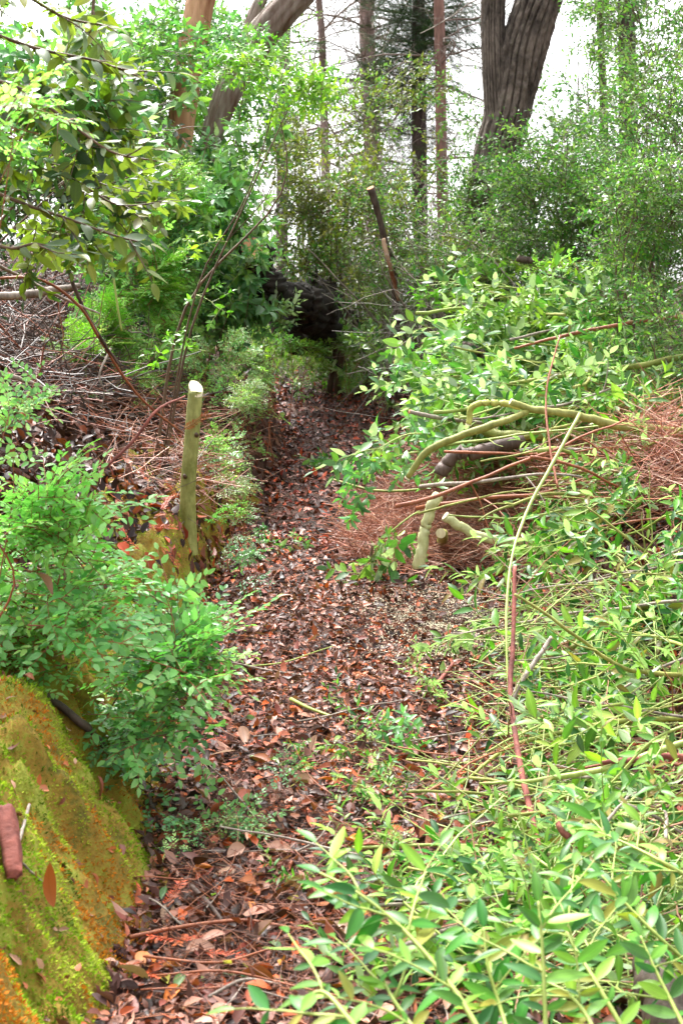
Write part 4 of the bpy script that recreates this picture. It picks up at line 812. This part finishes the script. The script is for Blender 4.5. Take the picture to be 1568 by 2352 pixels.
def sticks(seed, boxes, n, L, rad, cols, label, group, dirs, tilt=.15):
    r = rs(seed)
    for i in range(n):
        b4 = boxes[r.integers(len(boxes))]; u = r.uniform(b4[0], b4[2]); v = r.uniform(b4[1], b4[3]); p = P(u, v, heap_Y(v)*.96); z = g(p[0], p[1]); p[2] = max(p[2], z+.03)
        a = math.atan2(dirs[1], dirs[0])+r.normal(0, .8); d = np.array([math.cos(a), math.sin(a), r.normal(.05, tilt)]); l = L*(.6+.9*r.random()); rr = rad*(.5+1.0*r.random())
        c = curve(r, p-d*l/2, d, l, 14, .07, .01); c[:, 2] = np.maximum(c[:, 2], G(c[:, 0], c[:, 1])+.01); base = c[0].copy(); k = r.integers(len(cols)); m, t = cols[k]
        w_, n_, tip = place_words(p, d); e = empty('bare_branch', base, f'{label[k]} {w_} {n_}, tip {tip}', 'branch', group); b = Buf(); b.tube(c-base, np.linspace(rr, rr*.45, 14), 7, t, bump=lambda th, L_: .25*vnoise(np.sin(th)+4, L_*9, seed+i)); obj('bark', b.mesh('bark', m), e)
        for q in range(r.integers(1, 4)):
            j = r.integers(3, 12); b = Buf(); dd = unit(c[j+1]-c[j]); b.tube(curve(r, c[j]-base, dd*.7+r.normal(0, .6, 3), l*.3, 7, .12, .02), [rr*.45, rr*.15], 4, t, cap=False); obj('side_twig', b.mesh('side_twig', m), e)
SC = [(M_OLIVEBARK, (1.1, 1.1, .9)), (M_STEMG, (1, 1, 1)), (M_GREY, (1, 1, 1)), (M_STEMR, (1, 1, 1)), (M_OLIVEBARK, (.8, .8, .6))]
SL = ['pale olive bare branch', 'bare green shoot', 'grey bare branch', 'reddish bare branch', 'dark olive bare branch']
sticks(1100, [(1120, 650, 1568, 900), (1120, 900, 1568, 1130)], 42, 1.0, .009, SC, SL, 'bare branches across the heap', (1, .25))
sticks(1101, [(1180, 1150, 1568, 1700)], 26, .9, .008, SC, SL, 'bare branches among the drooping shoots', (-.7, -.8))
sticks(1102, [(1080, 1680, 1568, 2150)], 26, .7, .005, SC, SL, 'bare shoots in the lower right foliage', (1, .2))
# foreground branches whose leaves are each their own part
LEAF_ME = {}
def leaf_meshes(key, tms, cols, m):
    out = []
    for i, c in enumerate(cols):
        b = Buf(); tv, tt, tu = tms[i % len(tms)]; b.add(tv, tt, c, tu); out.append(b.mesh('leaf', m))
    LEAF_ME[key] = out
TL = [leaf_tm(.34, (0, .08, .2, .35, .5, .65, .8, .92, 1), None, f, c, tw) for f, c, tw in ((.35, .2, .1), (.2, .35, -.3), (.5, .05, .3), (.25, -.1, 0))]
leaf_meshes('lance', TL, [(.07, .21, .028), (.12, .31, .035), (.04, .14, .025), (.20, .42, .05), (.06, .18, .05), (.09, .26, .025), (.30, .30, .05), (.07, .22, .04)], M_LANCE)
leaf_meshes('tan', [TM_BIG, TM_BIG2, leaf_tm(.45, (0, .08, .2, .34, .48, .62, .76, .88, 1), None, .1, .1, -.4)], [(.17, .21, .02), (.10, .17, .07), (.20, .26, .03), (.12, .19, .09), (.13, .15, .02), (.24, .30, .03)], M_TANL)
def leaf_branch(seed, label, group, pts, key, size, n, stem_m, sr, mode='opp', name='leafy_branch', side=0):
    r = rs(seed); pts = np.array([np.asarray(p, float) for p in pts]); base = pts[0].copy(); c = spline(pts, 30)-base
    e = empty(name, base, label, 'branch', group); b = Buf(); b.tube(c, [sr, sr*.4], 8, (1, 1, 1)); obj('stem', b.mesh('stem', stem_m), e)
    axes = [(c, n)]
    for k in range(side):
        j = int(6+20*(k+r.random())/max(1, side)); s = 1 if k % 2 else -1; d0 = unit(c[min(29, j+1)]-c[j]); sd = unit(np.cross(d0, [0, -.5, 1]))*s
        tw = curve(r, c[j], d0*.7+sd*.7+r.normal(0, .2, 3), .12+.12*r.random(), 8, .08, .02)
        b = Buf(); b.tube(tw, [sr*.5, sr*.2], 5, (1, 1, 1)); obj('twig', b.mesh('twig', stem_m), e); axes.append((tw, 6))
    for ax, nn in axes:
        m = len(ax)-1
        for i in range(nn):
            t = .1+.9*(i//2*2)/nn if mode == 'opp' else .1+.9*i/nn
            f = t*m; j = min(int(f), m-1); q = ax[j]*(1-f+j)+ax[j+1]*(f-j); d = unit(ax[j+1]-ax[j])
            sdv = unit(np.cross(d, [.1, -.4, 1])); s = 1 if i % 2 else -1; up = np.cross(sdv, d)
            dr = d*.55+sdv*s*.8+up*r.normal(0, .3); me = LEAF_ME[key][r.integers(len(LEAF_ME[key]))]
            obj('leaf', me, e, frames(dr+[0, 0, -.35*r.random()], up+r.normal(0, .5, 3)+[0, -.2, .5])[0], q, size*(.45+.75*r.random()))
        obj('leaf', LEAF_ME[key][0], e, frames(ax[-1]-ax[-2], (0, -.3, 1))[0], ax[-1], size*.8)
    return e
NB = 'near branches at the lower right'
NEAR = [
    ([(1130, 2420, 2.3), (1040, 2270, 2.4), (930, 2140, 2.5), (820, 2050, 2.55), (735, 2005, 2.6)], 'bright shoot reaching farthest left over the trail in the near foliage', 22, 4, .075),
    ([(1255, 2420, 2.5), (1250, 2300, 2.55), (1245, 2180, 2.6), (1235, 2070, 2.65)], 'upright near shoot crowned by a pale pair of leaves', 10, 2, .08),
    ([(1450, 2400, 2.6), (1370, 2260, 2.7), (1310, 2160, 2.8), (1270, 2060, 2.9)], 'leaning near shoot beside the dark stump in the corner', 14, 4, .075),
    ([(860, 2420, 2.1), (800, 2340, 2.15), (745, 2280, 2.2), (700, 2290, 2.2)], 'blurred near shoot at the bottom edge left of the others', 10, 2, .06),
    ([(1000, 2420, 2.3), (940, 2350, 2.4), (900, 2290, 2.45), (880, 2250, 2.5)], 'short near shoot under the long reaching one', 10, 3, .06),
    ([(1620, 2250, 3.0), (1520, 2160, 3.0), (1440, 2080, 3.05), (1380, 2010, 3.1)], 'near shoot coming in from the right edge above the corner', 16, 4, .075),
    ([(1620, 2040, 3.2), (1520, 1980, 3.2), (1420, 1930, 3.3), (1340, 1900, 3.35)], 'near shoot with drooping leaves at the right edge', 16, 4, .075),
    ([(1180, 2420, 2.6), (1150, 2320, 2.7), (1120, 2220, 2.75), (1110, 2130, 2.8)], 'near shoot with one broad pale leaf in the middle of the near foliage', 12, 3, .085),
    ([(1380, 2420, 2.5), (1350, 2340, 2.6), (1300, 2280, 2.65), (1240, 2250, 2.7)], 'low near shoot running along the bottom edge', 14, 4, .07),
    ([(1600, 2420, 2.7), (1540, 2300, 2.8), (1500, 2220, 2.85), (1470, 2150, 2.9)], 'near shoot in front of the dark corner stump', 14, 3, .075),
    ([(1620, 1650, 4.0), (1500, 1700, 4.0), (1400, 1800, 4.0), (1320, 1850, 4.0)], 'slanting near shoot at the right edge below the olive branch', 16, 4, .07)]
for i, (pts, lab, n, sd_, sz) in enumerate(NEAR):
    leaf_branch(700+i, lab, NB, [P(*p) for p in pts], 'lance', sz, n, M_STEMG, .0055, side=sd_)
TN = 'near tanoak branches at the upper left'
for i, (pts, lab, n, sd_) in enumerate([
    ([(-60, 170, 4.6), (60, 210, 4.6), (170, 290, 4.6), (260, 350, 4.6), (360, 370, 4.6)], 'grey green tanoak branch slanting down toward the reddish trunk', 20, 4),
    ([(-60, 60, 4.5), (80, 110, 4.6), (220, 140, 4.6), (330, 180, 4.7)], 'yellow green tanoak branch running right above the slanting one', 18, 4),
    ([(-60, 420, 4.9), (60, 470, 4.9), (150, 500, 5.0), (260, 540, 5.0), (340, 560, 5.0)], 'olive tanoak branch over the feathery sprouts', 20, 4),
    ([(-60, 540, 4.7), (20, 570, 4.7), (80, 560, 4.7), (125, 570, 4.7)], 'lowest tanoak twig with big yellow leaves at the left edge', 12, 2),
    ([(-60, -60, 4.4), (60, -10, 4.4), (150, 40, 4.5), (250, 60, 4.5)], 'tanoak branch cut by the top left corner', 16, 4),
    ([(220, -60, 5.0), (210, 60, 5.0), (195, 120, 5.0)], 'dark upright tanoak twig near the top edge', 10, 3),
    ([(-60, 300, 5.3), (60, 370, 5.3), (180, 420, 5.3), (270, 470, 5.3), (370, 465, 5.3)], 'tanoak branch whose tips reach the middle of the left thicket', 20, 4)]):
    leaf_branch(720+i, lab, TN, [P(*p) for p in pts], 'tan', .088, n, M_STEMB, .007, mode='alt', side=sd_)
log('corner_stump', 'dark weathered stump half hidden by leaves in the lower right corner', 'stump', None, [P(1640, 2460, 2.9)-[0, 0, .15], P(1560, 2380, 3.0), P(1505, 2290, 3.1), P(1470, 2190, 3.2)], [.07, .06, .045, .025], M_ROOT, sides=16, seed=97)

# ------------------------------------------------------------------ litter
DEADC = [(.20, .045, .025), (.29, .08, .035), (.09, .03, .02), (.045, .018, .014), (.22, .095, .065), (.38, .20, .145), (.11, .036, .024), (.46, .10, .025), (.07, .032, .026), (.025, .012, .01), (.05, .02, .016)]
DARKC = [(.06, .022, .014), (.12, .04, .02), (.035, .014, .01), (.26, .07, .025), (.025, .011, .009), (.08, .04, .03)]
def litter(seed, n, xr_, yr, size, fn, name, label, m=M_DEAD, tms=TM_DEADS, cols=DEADC, lift=.012, tilt=.35, dens=None):
    r = rs(seed); x = r.uniform(*xr_, n); y = yr[0]+(yr[1]-yr[0])*r.random(n)**(dens or 1.0); k = fn(x, y); x = x[k]; y = y[k]; n = len(x)
    nn = ground_n(x, y) + r.normal(0, tilt, (n, 3)); a = r.random(n)*6.283; d = np.stack([np.cos(a), np.sin(a), np.zeros(n)], 1)
    Mx = frames(np.cross(nn, d), nn); T = np.stack([x, y, G(x, y)], 1)+ground_n(x, y)*(r.random((n, 1))*lift+.003)
    S = size*(.5+.9*r.random(n)); C = pick(r, cols, n, .35); w_ = r.integers(0, len(tms), n); b = Buf()
    SS = np.stack([S*(.7+.5*r.random(n)), S, S], 1)
    for i in range(len(tms)):
        q = w_ == i; b.batch(tms[i], Mx[q], T[q], SS[q], C[q])
    return tag(obj(name, b.mesh(name, m)), label, kind='stuff')
trail_f = lambda x, y: (bank_t(x, y) < .06) & (x < XR(y)+2.0)
litter(800, 40000, (-1, 3), (3.0, 9.5), .05, trail_f, 'leaf_litter', 'brown and red dead leaves covering the trail', dens=1.1, lift=.03)
litter(801, 18000, (-1.2, 2.2), (9, 18), .058, trail_f, 'leaf_litter', 'red brown dead leaves on the far part of the trail', lift=.03)
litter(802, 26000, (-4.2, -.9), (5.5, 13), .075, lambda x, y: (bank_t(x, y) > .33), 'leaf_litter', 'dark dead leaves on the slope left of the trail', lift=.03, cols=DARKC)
litter(803, 26000, (-1, 1.8), (3.2, 8), .022, trail_f, 'leaf_litter', 'crumbled dark leaf fragments between the whole leaves', lift=.03, tilt=.6, cols=[(.03, .015, .01), (.1, .04, .02), (.2, .09, .05), (.3, .12, .05)])
litter(804, 500, (-1.4, -.4), (3.0, 5.2), .035, lambda x, y: (bank_t(x, y) > .02) & (bank_t(x, y) < .6), 'fallen_debris', 'small leaf scraps caught on the mossy bank', cols=[(.42, .14, .05), (.35, .2, .12), (.15, .05, .03)])
litter(805, 1500, (-1.8, -.6), (6.2, 10), .07, lambda x, y: (bank_t(x, y) > .05) & (bank_t(x, y) < .6), 'leaf_litter', 'dead leaves lying on the bank around the cut pole')
litter(806, 9000, (-1.8, -.3), (7.5, 16), .06, lambda x, y: (bank_t(x, y) > -.05) & (bank_t(x, y) < .45), 'leaf_litter', 'dead leaves along the foot of the left bank further up the trail')
# individual fallen leaves
def leafset(cols, m=M_DEAD):
    out = []
    for i in range(6):
        tv, tt, tu = TM_DEAD[i]; b = Buf(); b.add(tv, tt, cols[i % len(cols)], tu); out.append(b.mesh('fallen_leaf', m))
    return out
LS = [('large tan fallen leaf lying on the near litter', 'tan fallen leaves on the trail', leafset([(.40, .21, .14), (.34, .17, .11), (.46, .28, .2)]), 60, .085),
      ('red brown curled fallen leaf on the trail', 'red brown fallen leaves on the trail', leafset([(.30, .09, .045), (.24, .06, .03), (.36, .11, .05)]), 90, .08),
      ('dark wet fallen leaf on the trail', 'dark wet fallen leaves on the trail', leafset([(.07, .03, .022), (.10, .045, .03), (.05, .02, .015)]), 60, .08),
      ('orange fallen leaf on the trail', 'orange fallen leaves on the trail', leafset([(.55, .15, .025), (.50, .11, .03), (.60, .22, .04)]), 34, .06),
      ('fresh green fallen leaf on the brown litter', 'fresh green fallen leaves on the trail', leafset([(.18, .32, .06), (.30, .40, .10), (.15, .28, .1)], M_LEAF), 26, .05),
      ('yellow fallen leaf on the brown litter', 'yellow fallen leaves on the trail', leafset([(.50, .42, .06), (.45, .40, .10)], M_LEAF), 12, .06)]
r = rs(81)
for lab, grp, mes, n, size in LS:
    k = 0
    while k < n:
        u, v = r.uniform(300, 1180), 1320+1030*r.random()**.8
        p = gp(u, v); x, y = p[0], p[1]
        if bank_t(x, y) > -.02 or x > 1.1: continue
        nn = ground_n(np.array([x]), np.array([y]))[0]+r.normal(0, .3, 3); a = r.random()*6.28
        Mx = frames(np.cross(nn, [math.cos(a), math.sin(a), 0]), nn)[0]
        tag(obj('fallen_leaf', mes[r.integers(6)], None, Mx, p+[0, 0, .022+.012*r.random()], size*(.7+.6*r.random())), lab, 'leaf', grp); k += 1
for i, (u, v, c, s, lab) in enumerate([(325, 2240, (.55, .22, .08), .085, 'broad orange tan leaf flat on the moss at the lower left'), (110, 2090, (.40, .09, .02), .11, 'narrow rust red leaf standing out on the moss'), (100, 1820, (.55, .2, .1), .06, 'pale orange leaf on the moss below the root'), (213, 1790, (.26, .07, .05), .09, 'dark red leaf hanging at the bank edge'), (425, 1765, (.35, .09, .05), .11, 'long red brown leaf below the huckleberry bush'), (565, 1720, (.45, .25, .18), .10, 'rosy tan veined leaf on the litter by the bush'), (548, 2020, (.5, .3, .2), .09, 'pale tan leaf standing out on the near litter'), (315, 2310, (.32, .15, .13), .09, 'broad purplish leaf at the foot of the moss'), (330, 1265, (.42, .08, .02), .10, 'rust red leaf on the moss below the cut pole'), (75, 1330, (.42, .24, .2), .09, 'pinkish dead leaf caught in the huckleberry bush'), (600, 2000, (.42, .2, .13), .10, 'curled brown leaf right of the pale tan one'), (730, 1810, (.44, .24, .16), .1, 'veined tan leaf lying mid trail under green sprigs')]):
    p = gp(u, v) if i != 9 else P(u, v, 4.4); b = Buf(); tv, tt, tu = TM_DEAD[i % 6]; b.add(tv, tt, c, tu); n_ = ground_n(np.array([p[0]]), np.array([p[1]]))[0]
    a = i*1.3; n_ = unit(n_+[0, -.3, 0]); tag(obj('fallen_leaf', b.mesh('fallen_leaf', M_DEAD), None, frames(np.cross(n_, [math.cos(a), math.sin(a), 0]), n_)[0], p+n_*.02, s), lab, 'leaf', 'single dead leaves on moss and litter')
# orange redwood sprigs
def dead_sprig(seed, L=.11):
    r = rs(seed); b = Buf(); ax = curve(r, (0, 0, 0), (0, 1, 0), L, 8, .1, .0); b.tube(ax, [.002, .001], 4, (.4, .1, .03)); D = []; T = []
    for i in range(16):
        t = (i+.5)/16; f = t*7; j = min(int(f), 6); p = ax[j]*(1-f+j)+ax[j+1]*(f-j)
        for s in (-1, 1): D.append((s*.8, .6, r.normal(0, .15))); T.append(p)
    b.batch(leaf_tm(.22, (0, .5, 1), lambda t: 1, .2, .1), frames(D, np.tile([0, 0, 1.], (len(D), 1))), np.array(T), .024*(.7+.5*r.random(len(T))), pick(r, [(.55, .11, .03), (.5, .14, .05), (.42, .08, .02)], len(T)))
    return b.mesh('redwood_sprig', M_DEAD)
SPR = [dead_sprig(900+i, .09+.02*i) for i in range(4)]
r = rs(82); k = 0
SB = [(280, 2080, 480, 2352), (440, 1200, 900, 1900), (480, 1050, 700, 1350), (250, 1130, 430, 1300), (700, 1850, 1050, 2250), (950, 1500, 1250, 1760)]
while k < 75:
    b4 = SB[r.integers(len(SB))]; p = gp(r.uniform(b4[0], b4[2]), r.uniform(b4[1], b4[3])); nn = ground_n(np.array([p[0]]), np.array([p[1]]))[0]+r.normal(0, .15, 3); a = r.random()*6.28
    tag(obj('redwood_sprig', SPR[r.integers(4)], None, frames(np.cross(nn, [math.cos(a), math.sin(a), 0]), nn)[0], p+[0, 0, .03], .8+.5*r.random()), 'orange dead redwood sprig dropped on the litter', 'sprig', 'orange redwood sprigs on the litter'); k += 1
q = P(422, 985, 7.84); tag(obj('redwood_sprig', SPR[2], None, frames((.75, -.1, .45), (.1, -1, .3))[0], q, 1.25), 'orange dead redwood sprig hung on the tall cut pole', 'sprig')

# fallen twigs
def twig1(seed, m, L=.3, rad=.003):
    r = rs(seed); b = Buf(); b.tube(curve(r, (0, -L/2, 0), (0, 1, 0), L, 9, .09), [rad, rad*.5], 5, (1, 1, 1)); return b.mesh('fallen_twig', m)
TW = [twig1(930+i, [M_STEMB, M_STEMR, M_GREY, M_STEMR][i % 4], .2+.07*(i % 4), .0035-.0004*(i % 3)) for i in range(8)]
r = rs(83)
for k in range(90):
    p = gp(r.uniform(300, 1150), 1250+1100*r.random()**.8); a = r.random()*6.28
    tag(obj('fallen_twig', TW[k % 8], None, frames((math.cos(a), math.sin(a), .05), (0, 0, 1))[0], p+[0, 0, .035], .7+.9*r.random()), 'thin bare fallen twig lying on the trail litter', 'twig', 'bare twigs lying on the trail')
for i, (pts, rad, m, lab) in enumerate([
    ([(668, 1630), (710, 1652), (760, 1670)], .009, M_STEMG, 'short yellow green stick lying mid trail'), ([(575, 1552), (650, 1543), (720, 1520), (765, 1505)], .004, M_STEMG, 'thin yellow twig reaching from the bush across the trail'),
    ([(980, 1620), (1010, 1585), (1040, 1545)], .012, M_RED, 'thick dark red piece of bark near the red stick'), ([(300, 2190), (420, 2165), (560, 2150), (680, 2170)], .006, M_STEMR, 'long red twig at the foot of the moss'),
    ([(330, 2235), (500, 2250), (640, 2215), (800, 2225)], .004, M_STEMR, 'long thin red twig crossing the near litter'), ([(360, 2280), (520, 2270), (700, 2310), (850, 2345)], .0035, M_STEMR, 'lowest thin red twig near the bottom edge'),
    ([(480, 2330), (560, 2290), (640, 2300)], .005, M_GREY, 'grey twig among the nearest leaves'), ([(440, 2070), (480, 2110), (510, 2150)], .008, M_ROOT, 'dark stick beside the near tan leaves'),
    ([(1000, 2352), (1080, 2250), (1020, 2150)], .005, M_RED, 'red twig standing in the near foliage'), ([(680, 1990), (730, 1960), (770, 1900)], .004, M_GREY, 'grey curved twig in the near litter'),
    ([(900, 1960), (880, 1900), (930, 1840)], .004, M_STEMR, 'thin red twig near the lower sprigs'), ([(980, 1100), (1000, 1150), (980, 1210)], .005, M_GREY, 'grey twig behind the leaning stub')]):
    pp = []
    for u, v in pts: q = gp(u, v); q[2] += .045; pp.append(q)
    base = pp[0].copy(); b = Buf(); b.tube(spline(pp, 16)-base, [rad, rad*.6], 7, (1, 1, 1), bump=lambda th, L: .15*vnoise(th, L*20, 3))
    tag(obj('fallen_stick', b.mesh('fallen_stick', m), None, None, base), lab, 'stick', 'sticks lying on the trail')

# tangles (stuff)
def tw_tm(seed, n=7, curl=.25):
    r = rs(seed); c = curve(r, (0, 0, 0), (0, 1, 0), 1, n, curl*.5, 0); b = Buf(); b.tube(c, [.005, .0025], 3, (1, 1, 1), cap=False); return b.V[0].astype(float), b.T[0], b.U[0]
TWT = [tw_tm(950+i) for i in range(6)]
def tangle(seed, n, sampler, L, thick, cols, name, label, m, flat=.35):
    r = rs(seed); T = []; D = []
    for i in range(n):
        T.append(sampler(r)); a = r.random()*6.28; D.append((math.cos(a), math.sin(a), r.normal(0, flat)))
    T = np.array(T); D = np.array(D); S = L*(.4+1.0*r.random(n)); D_ = D/np.linalg.norm(D, axis=1, keepdims=True); T = T-D_*S[:, None]*.5
    C = pick(r, cols, n, .3); w_ = r.integers(0, 6, n); b = Buf(); Mx = frames(D, r.normal(0, 1, (n, 3))); SS = np.stack([thick*(.6+.8*r.random(n)), S, thick*(.6+.8*r.random(n))], 1)
    SS[:, 0] = SS[:, 2]
    for i in range(6):
        q = w_ == i; b.batch(TWT[i], Mx[q], T[q], np.stack([np.maximum(SS[q, 0], S[q]*.6), S[q], np.maximum(SS[q, 0], S[q]*.6)], 1), C[q])
    return tag(obj(name, b.mesh(name, m)), label, kind='stuff')
M_TW = leaf_mat('twig_tint', .5, 0.0, None, hvar=0, vvar=0)
def boxsamp(boxes, lo, hi, near=False):
    def f(r):
        while True:
            b4 = boxes[r.integers(len(boxes))]; u = r.uniform(b4[0], b4[2]); v = r.uniform(b4[1], b4[3]); p = gp(u, v) if not near else P(u, v, heap_Y(v))
            z = g(p[0], p[1]); p[2] = max(z, z if not near else p[2]-.25*r.random()) + (r.uniform(lo, hi) if not near else 0); p[2] = max(p[2], z+.01); return p
    return f
REDC = [(.38, .13, .07), (.50, .21, .12), (.24, .07, .04), (.56, .34, .25)]
tangle(960, 5500, boxsamp([(880, 1130, 1250, 1330), (920, 1080, 1200, 1250), (800, 1180, 1100, 1300)], .0, .14), .5, .5, REDC, 'red_twig_tangle', 'tangle of thin red twigs around the leaning stub', M_TW)
tangle(961, 5500, boxsamp([(960, 1010, 1300, 1180), (1100, 1000, 1568, 1160), (1250, 1060, 1568, 1240), (980, 1000, 1250, 1120)], .05, .36), .55, .5, REDC, 'red_twig_tangle', 'tangle of thin red twigs inside the brush heap', M_TW)
tangle(962, 900, boxsamp([(250, 880, 480, 1150), (400, 950, 560, 1200), (100, 760, 400, 1000)], .0, .25), .55, .5, REDC+[(.16, .12, .1)], 'red_twig_tangle', 'thin red and grey twigs around the tall cut pole', M_TW)
tangle(963, 1300, boxsamp([(0, 600, 200, 950), (0, 640, 260, 860), (60, 700, 400, 1000)], .03, .35), .8, 1.1, [(.07, .045, .035), (.13, .09, .075), (.04, .025, .02), (.20, .065, .035)], 'dead_twig_tangle', 'dark tangle of dead twigs under the tanoaks', M_TW)
tangle(964, 3200, boxsamp([(480, 1280, 1000, 1900), (400, 1900, 1000, 2352)], .0, .03), .22, .25, [(.2, .08, .05), (.3, .14, .1), (.08, .04, .03), (.36, .13, .06)], 'twig_litter', 'fine twigs and needles scattered through the litter', M_TW, .08)
tangle(965, 260, boxsamp([(850, 560, 1050, 780), (900, 640, 1080, 760)], .1, 1.2), .9, .8, [(.3, .27, .24), (.18, .15, .12), (.4, .36, .32)], 'grey_twig_tangle', 'pale bare twigs at the back of the heap', M_TW, .8)
tangle(966, 900, boxsamp([(1050, 1650, 1568, 2352), (1150, 1300, 1568, 1700), (1100, 1900, 1568, 2352)], 0, 0, True), .6, .7, [(.28, .38, .09), (.34, .42, .14), (.3, .14, .07)], 'green_shoot_tangle', 'leafless green shoots threading the lower right foliage', M_TW, .25)

# sawdust, moss, grass
def sawdust():
    r = rs(970); n = 22000; c = gp(1010, 1440); x = c[0]+r.normal(0, .20, n)+.08*r.normal(0, 1, n); y = c[1]+r.normal(0, .36, n); b = Buf(); k_ = r.random(n) < .35+1.6*np.clip(fbm(x*6, y*6, 55, 3)+.1, 0, 1); x = x[k_]; y = y[k_]; n = len(x)
    x[:500] = gp(1080, 1400)[0]+r.normal(0, .3, 500); nn = r.normal(0, .35, (n, 3))+[0, 0, 1]
    T = np.stack([x, y, G(x, y)+.02+.025*r.random(n)], 1)
    b.batch(leaf_tm(.7, (0, .5, 1), lambda t: 1, .2, .1), frames(r.normal(0, 1, (n, 3))*[1, 1, .15], nn), T, .004+.009*r.random(n)**2, (1, 1, 1))
    tag(obj('sawdust', b.mesh('sawdust', M_CHIP)), 'pale wood chips and sawdust sprinkled over the litter', kind='stuff')
sawdust()
M_MOSSF = leaf_mat('moss_fibre', .8, .25, None, hvar=0, vvar=0, spec=.2)
def moss():
    r = rs(971); n = 300000; x = r.uniform(-1.6, -.4, n); y = 2.3+7.7*r.random(n)**2.5; t = bank_t(x, y); k = (t > .0) & (t < .62); x = x[k]; y = y[k]; t = t[k]; n = len(x)
    f = fbm(x*1.6+y*.5, y*5.5+x*1.5, 77, 4)+.12; f2 = fbm(x*14, y*10, 78, 3); q_ = y*5.2 + x*1.6 + .5*vnoise(x*2.2, y*2.2, 12); f = f + .28 - 1.1*np.abs(vnoise(q_, x*.8, 11))
    A_ = np.array([.20, .32, .015]); B_ = np.array([.42, .50, .05]); C_ = np.array([.52, .18, .02]); D_ = np.array([.09, .15, .01])
    c = np.where((f > .3)[:, None], A_, np.where((f > .10)[:, None], B_*.8+A_*.2, C_)); c = np.where((f2 > .35)[:, None], D_, c)
    c = c*(.6+.8*r.random((n, 1))); nn = ground_n(x, y); d = nn+r.normal(0, .6, (n, 3))
    keep = (f > -.12) | (r.random(n) < .5); keep &= (y < 5.6) | (f2 > -.1)
    b = Buf(); T = np.stack([x, y, G(x, y)], 1)-nn*.002
    b.batch(leaf_tm(.35, (0, .5, 1), lambda t: 1, .3, .1), frames(d, r.normal(0, 1, (n, 3)))[keep], T[keep], (.007+.012*r.random(n)**2)[keep], c[keep])
    tag(obj('moss', b.mesh('moss', M_MOSSF)), 'yellow green and orange moss covering the cut bank', kind='stuff')
moss()
def grass():
    r = rs(972); n = 3500; x = r.uniform(-1.2, 1.6, n); y = r.uniform(15.5, 20, n); b = Buf(); T = np.stack([x, y, G(x, y)], 1)
    b.batch(TM_BLADE, frames(r.normal(0, .35, (n, 3))+[0, 0, 1], r.normal(0, 1, (n, 3))), T, .2+.3*r.random(n), pick(r, [(.16, .26, .06), (.22, .30, .08), (.26, .28, .12)], n))
    tag(obj('grass', b.mesh('grass', M_GRASS)), 'tufts of grass where the trail ends', kind='stuff')
grass()
# small sprigs on the trail
SG = 'small green sprigs on the trail litter'
r = rs(84)
for i, (u, v, kd, s, lab) in enumerate([(690, 1720, 'lancedark', .40, 'narrow leaved sprig left of the mid trail group'), (790, 1720, 'lance', .45, 'green sprig in the middle of the litter'), (860, 1740, 'lancedark', .42, 'sprig between the mid trail sprig and the foliage'), (770, 1840, 'lancedark', .42, 'sprig with curled shoot on the near litter'), (880, 1830, 'lance', .42, 'sprig with long stem curving over brown leaves'), (960, 1700, 'rhodo', .55, 'round leaved grey green seedling beside the red stick'), (1010, 1800, 'lance', .5, 'sprig at the edge of the lower right foliage'), (640, 1280, 'rhodo', .55, 'upright seedling with bright leaves beside the left shrubs'), (690, 900, 'tangreen', .8, 'sparse light green seedling at the far trail'), (830, 905, 'tangreen', .8, 'dark green seedling at the far right edge of the trail'), (370, 2010, 'huck', .45, 'tiny seedling with round leaves at the bank foot'), (800, 1080, 'tangreen', .6, 'cut sprig with pale upturned leaves near the heap'), (590, 1200, 'huckdark', .6, 'dark little sprig at the left trail edge'), (740, 2060, 'lancedark', .35, 'small sprig near the long reaching shoot'), (950, 1900, 'lancedark', .45, 'sprig trailing out of the foliage onto the litter'), (700, 1790, 'huckdark', .5, 'small dark sprig between tan leaves'), (900, 2080, 'lancedark', .4, 'narrow sprig behind the reaching shoot'), (990, 1960, 'lance', .5, 'sprig lying at the foliage edge'), (830, 1960, 'tiny', .6, 'tiny leaved sprig lower mid trail'), (1060, 1640, 'lancedark', .5, 'narrow sprig right by the red stick')]):
    p = gp(u, v); a = r.random()*6.28; leafy(850+i, 'small_sprig', lab, 'plant', SG, p+[0, 0, .01], (math.cos(a)*.7, math.sin(a)*.7, .5), [kd], 3, .16*(s/.45), s, M_STEMG, .0025, .12)
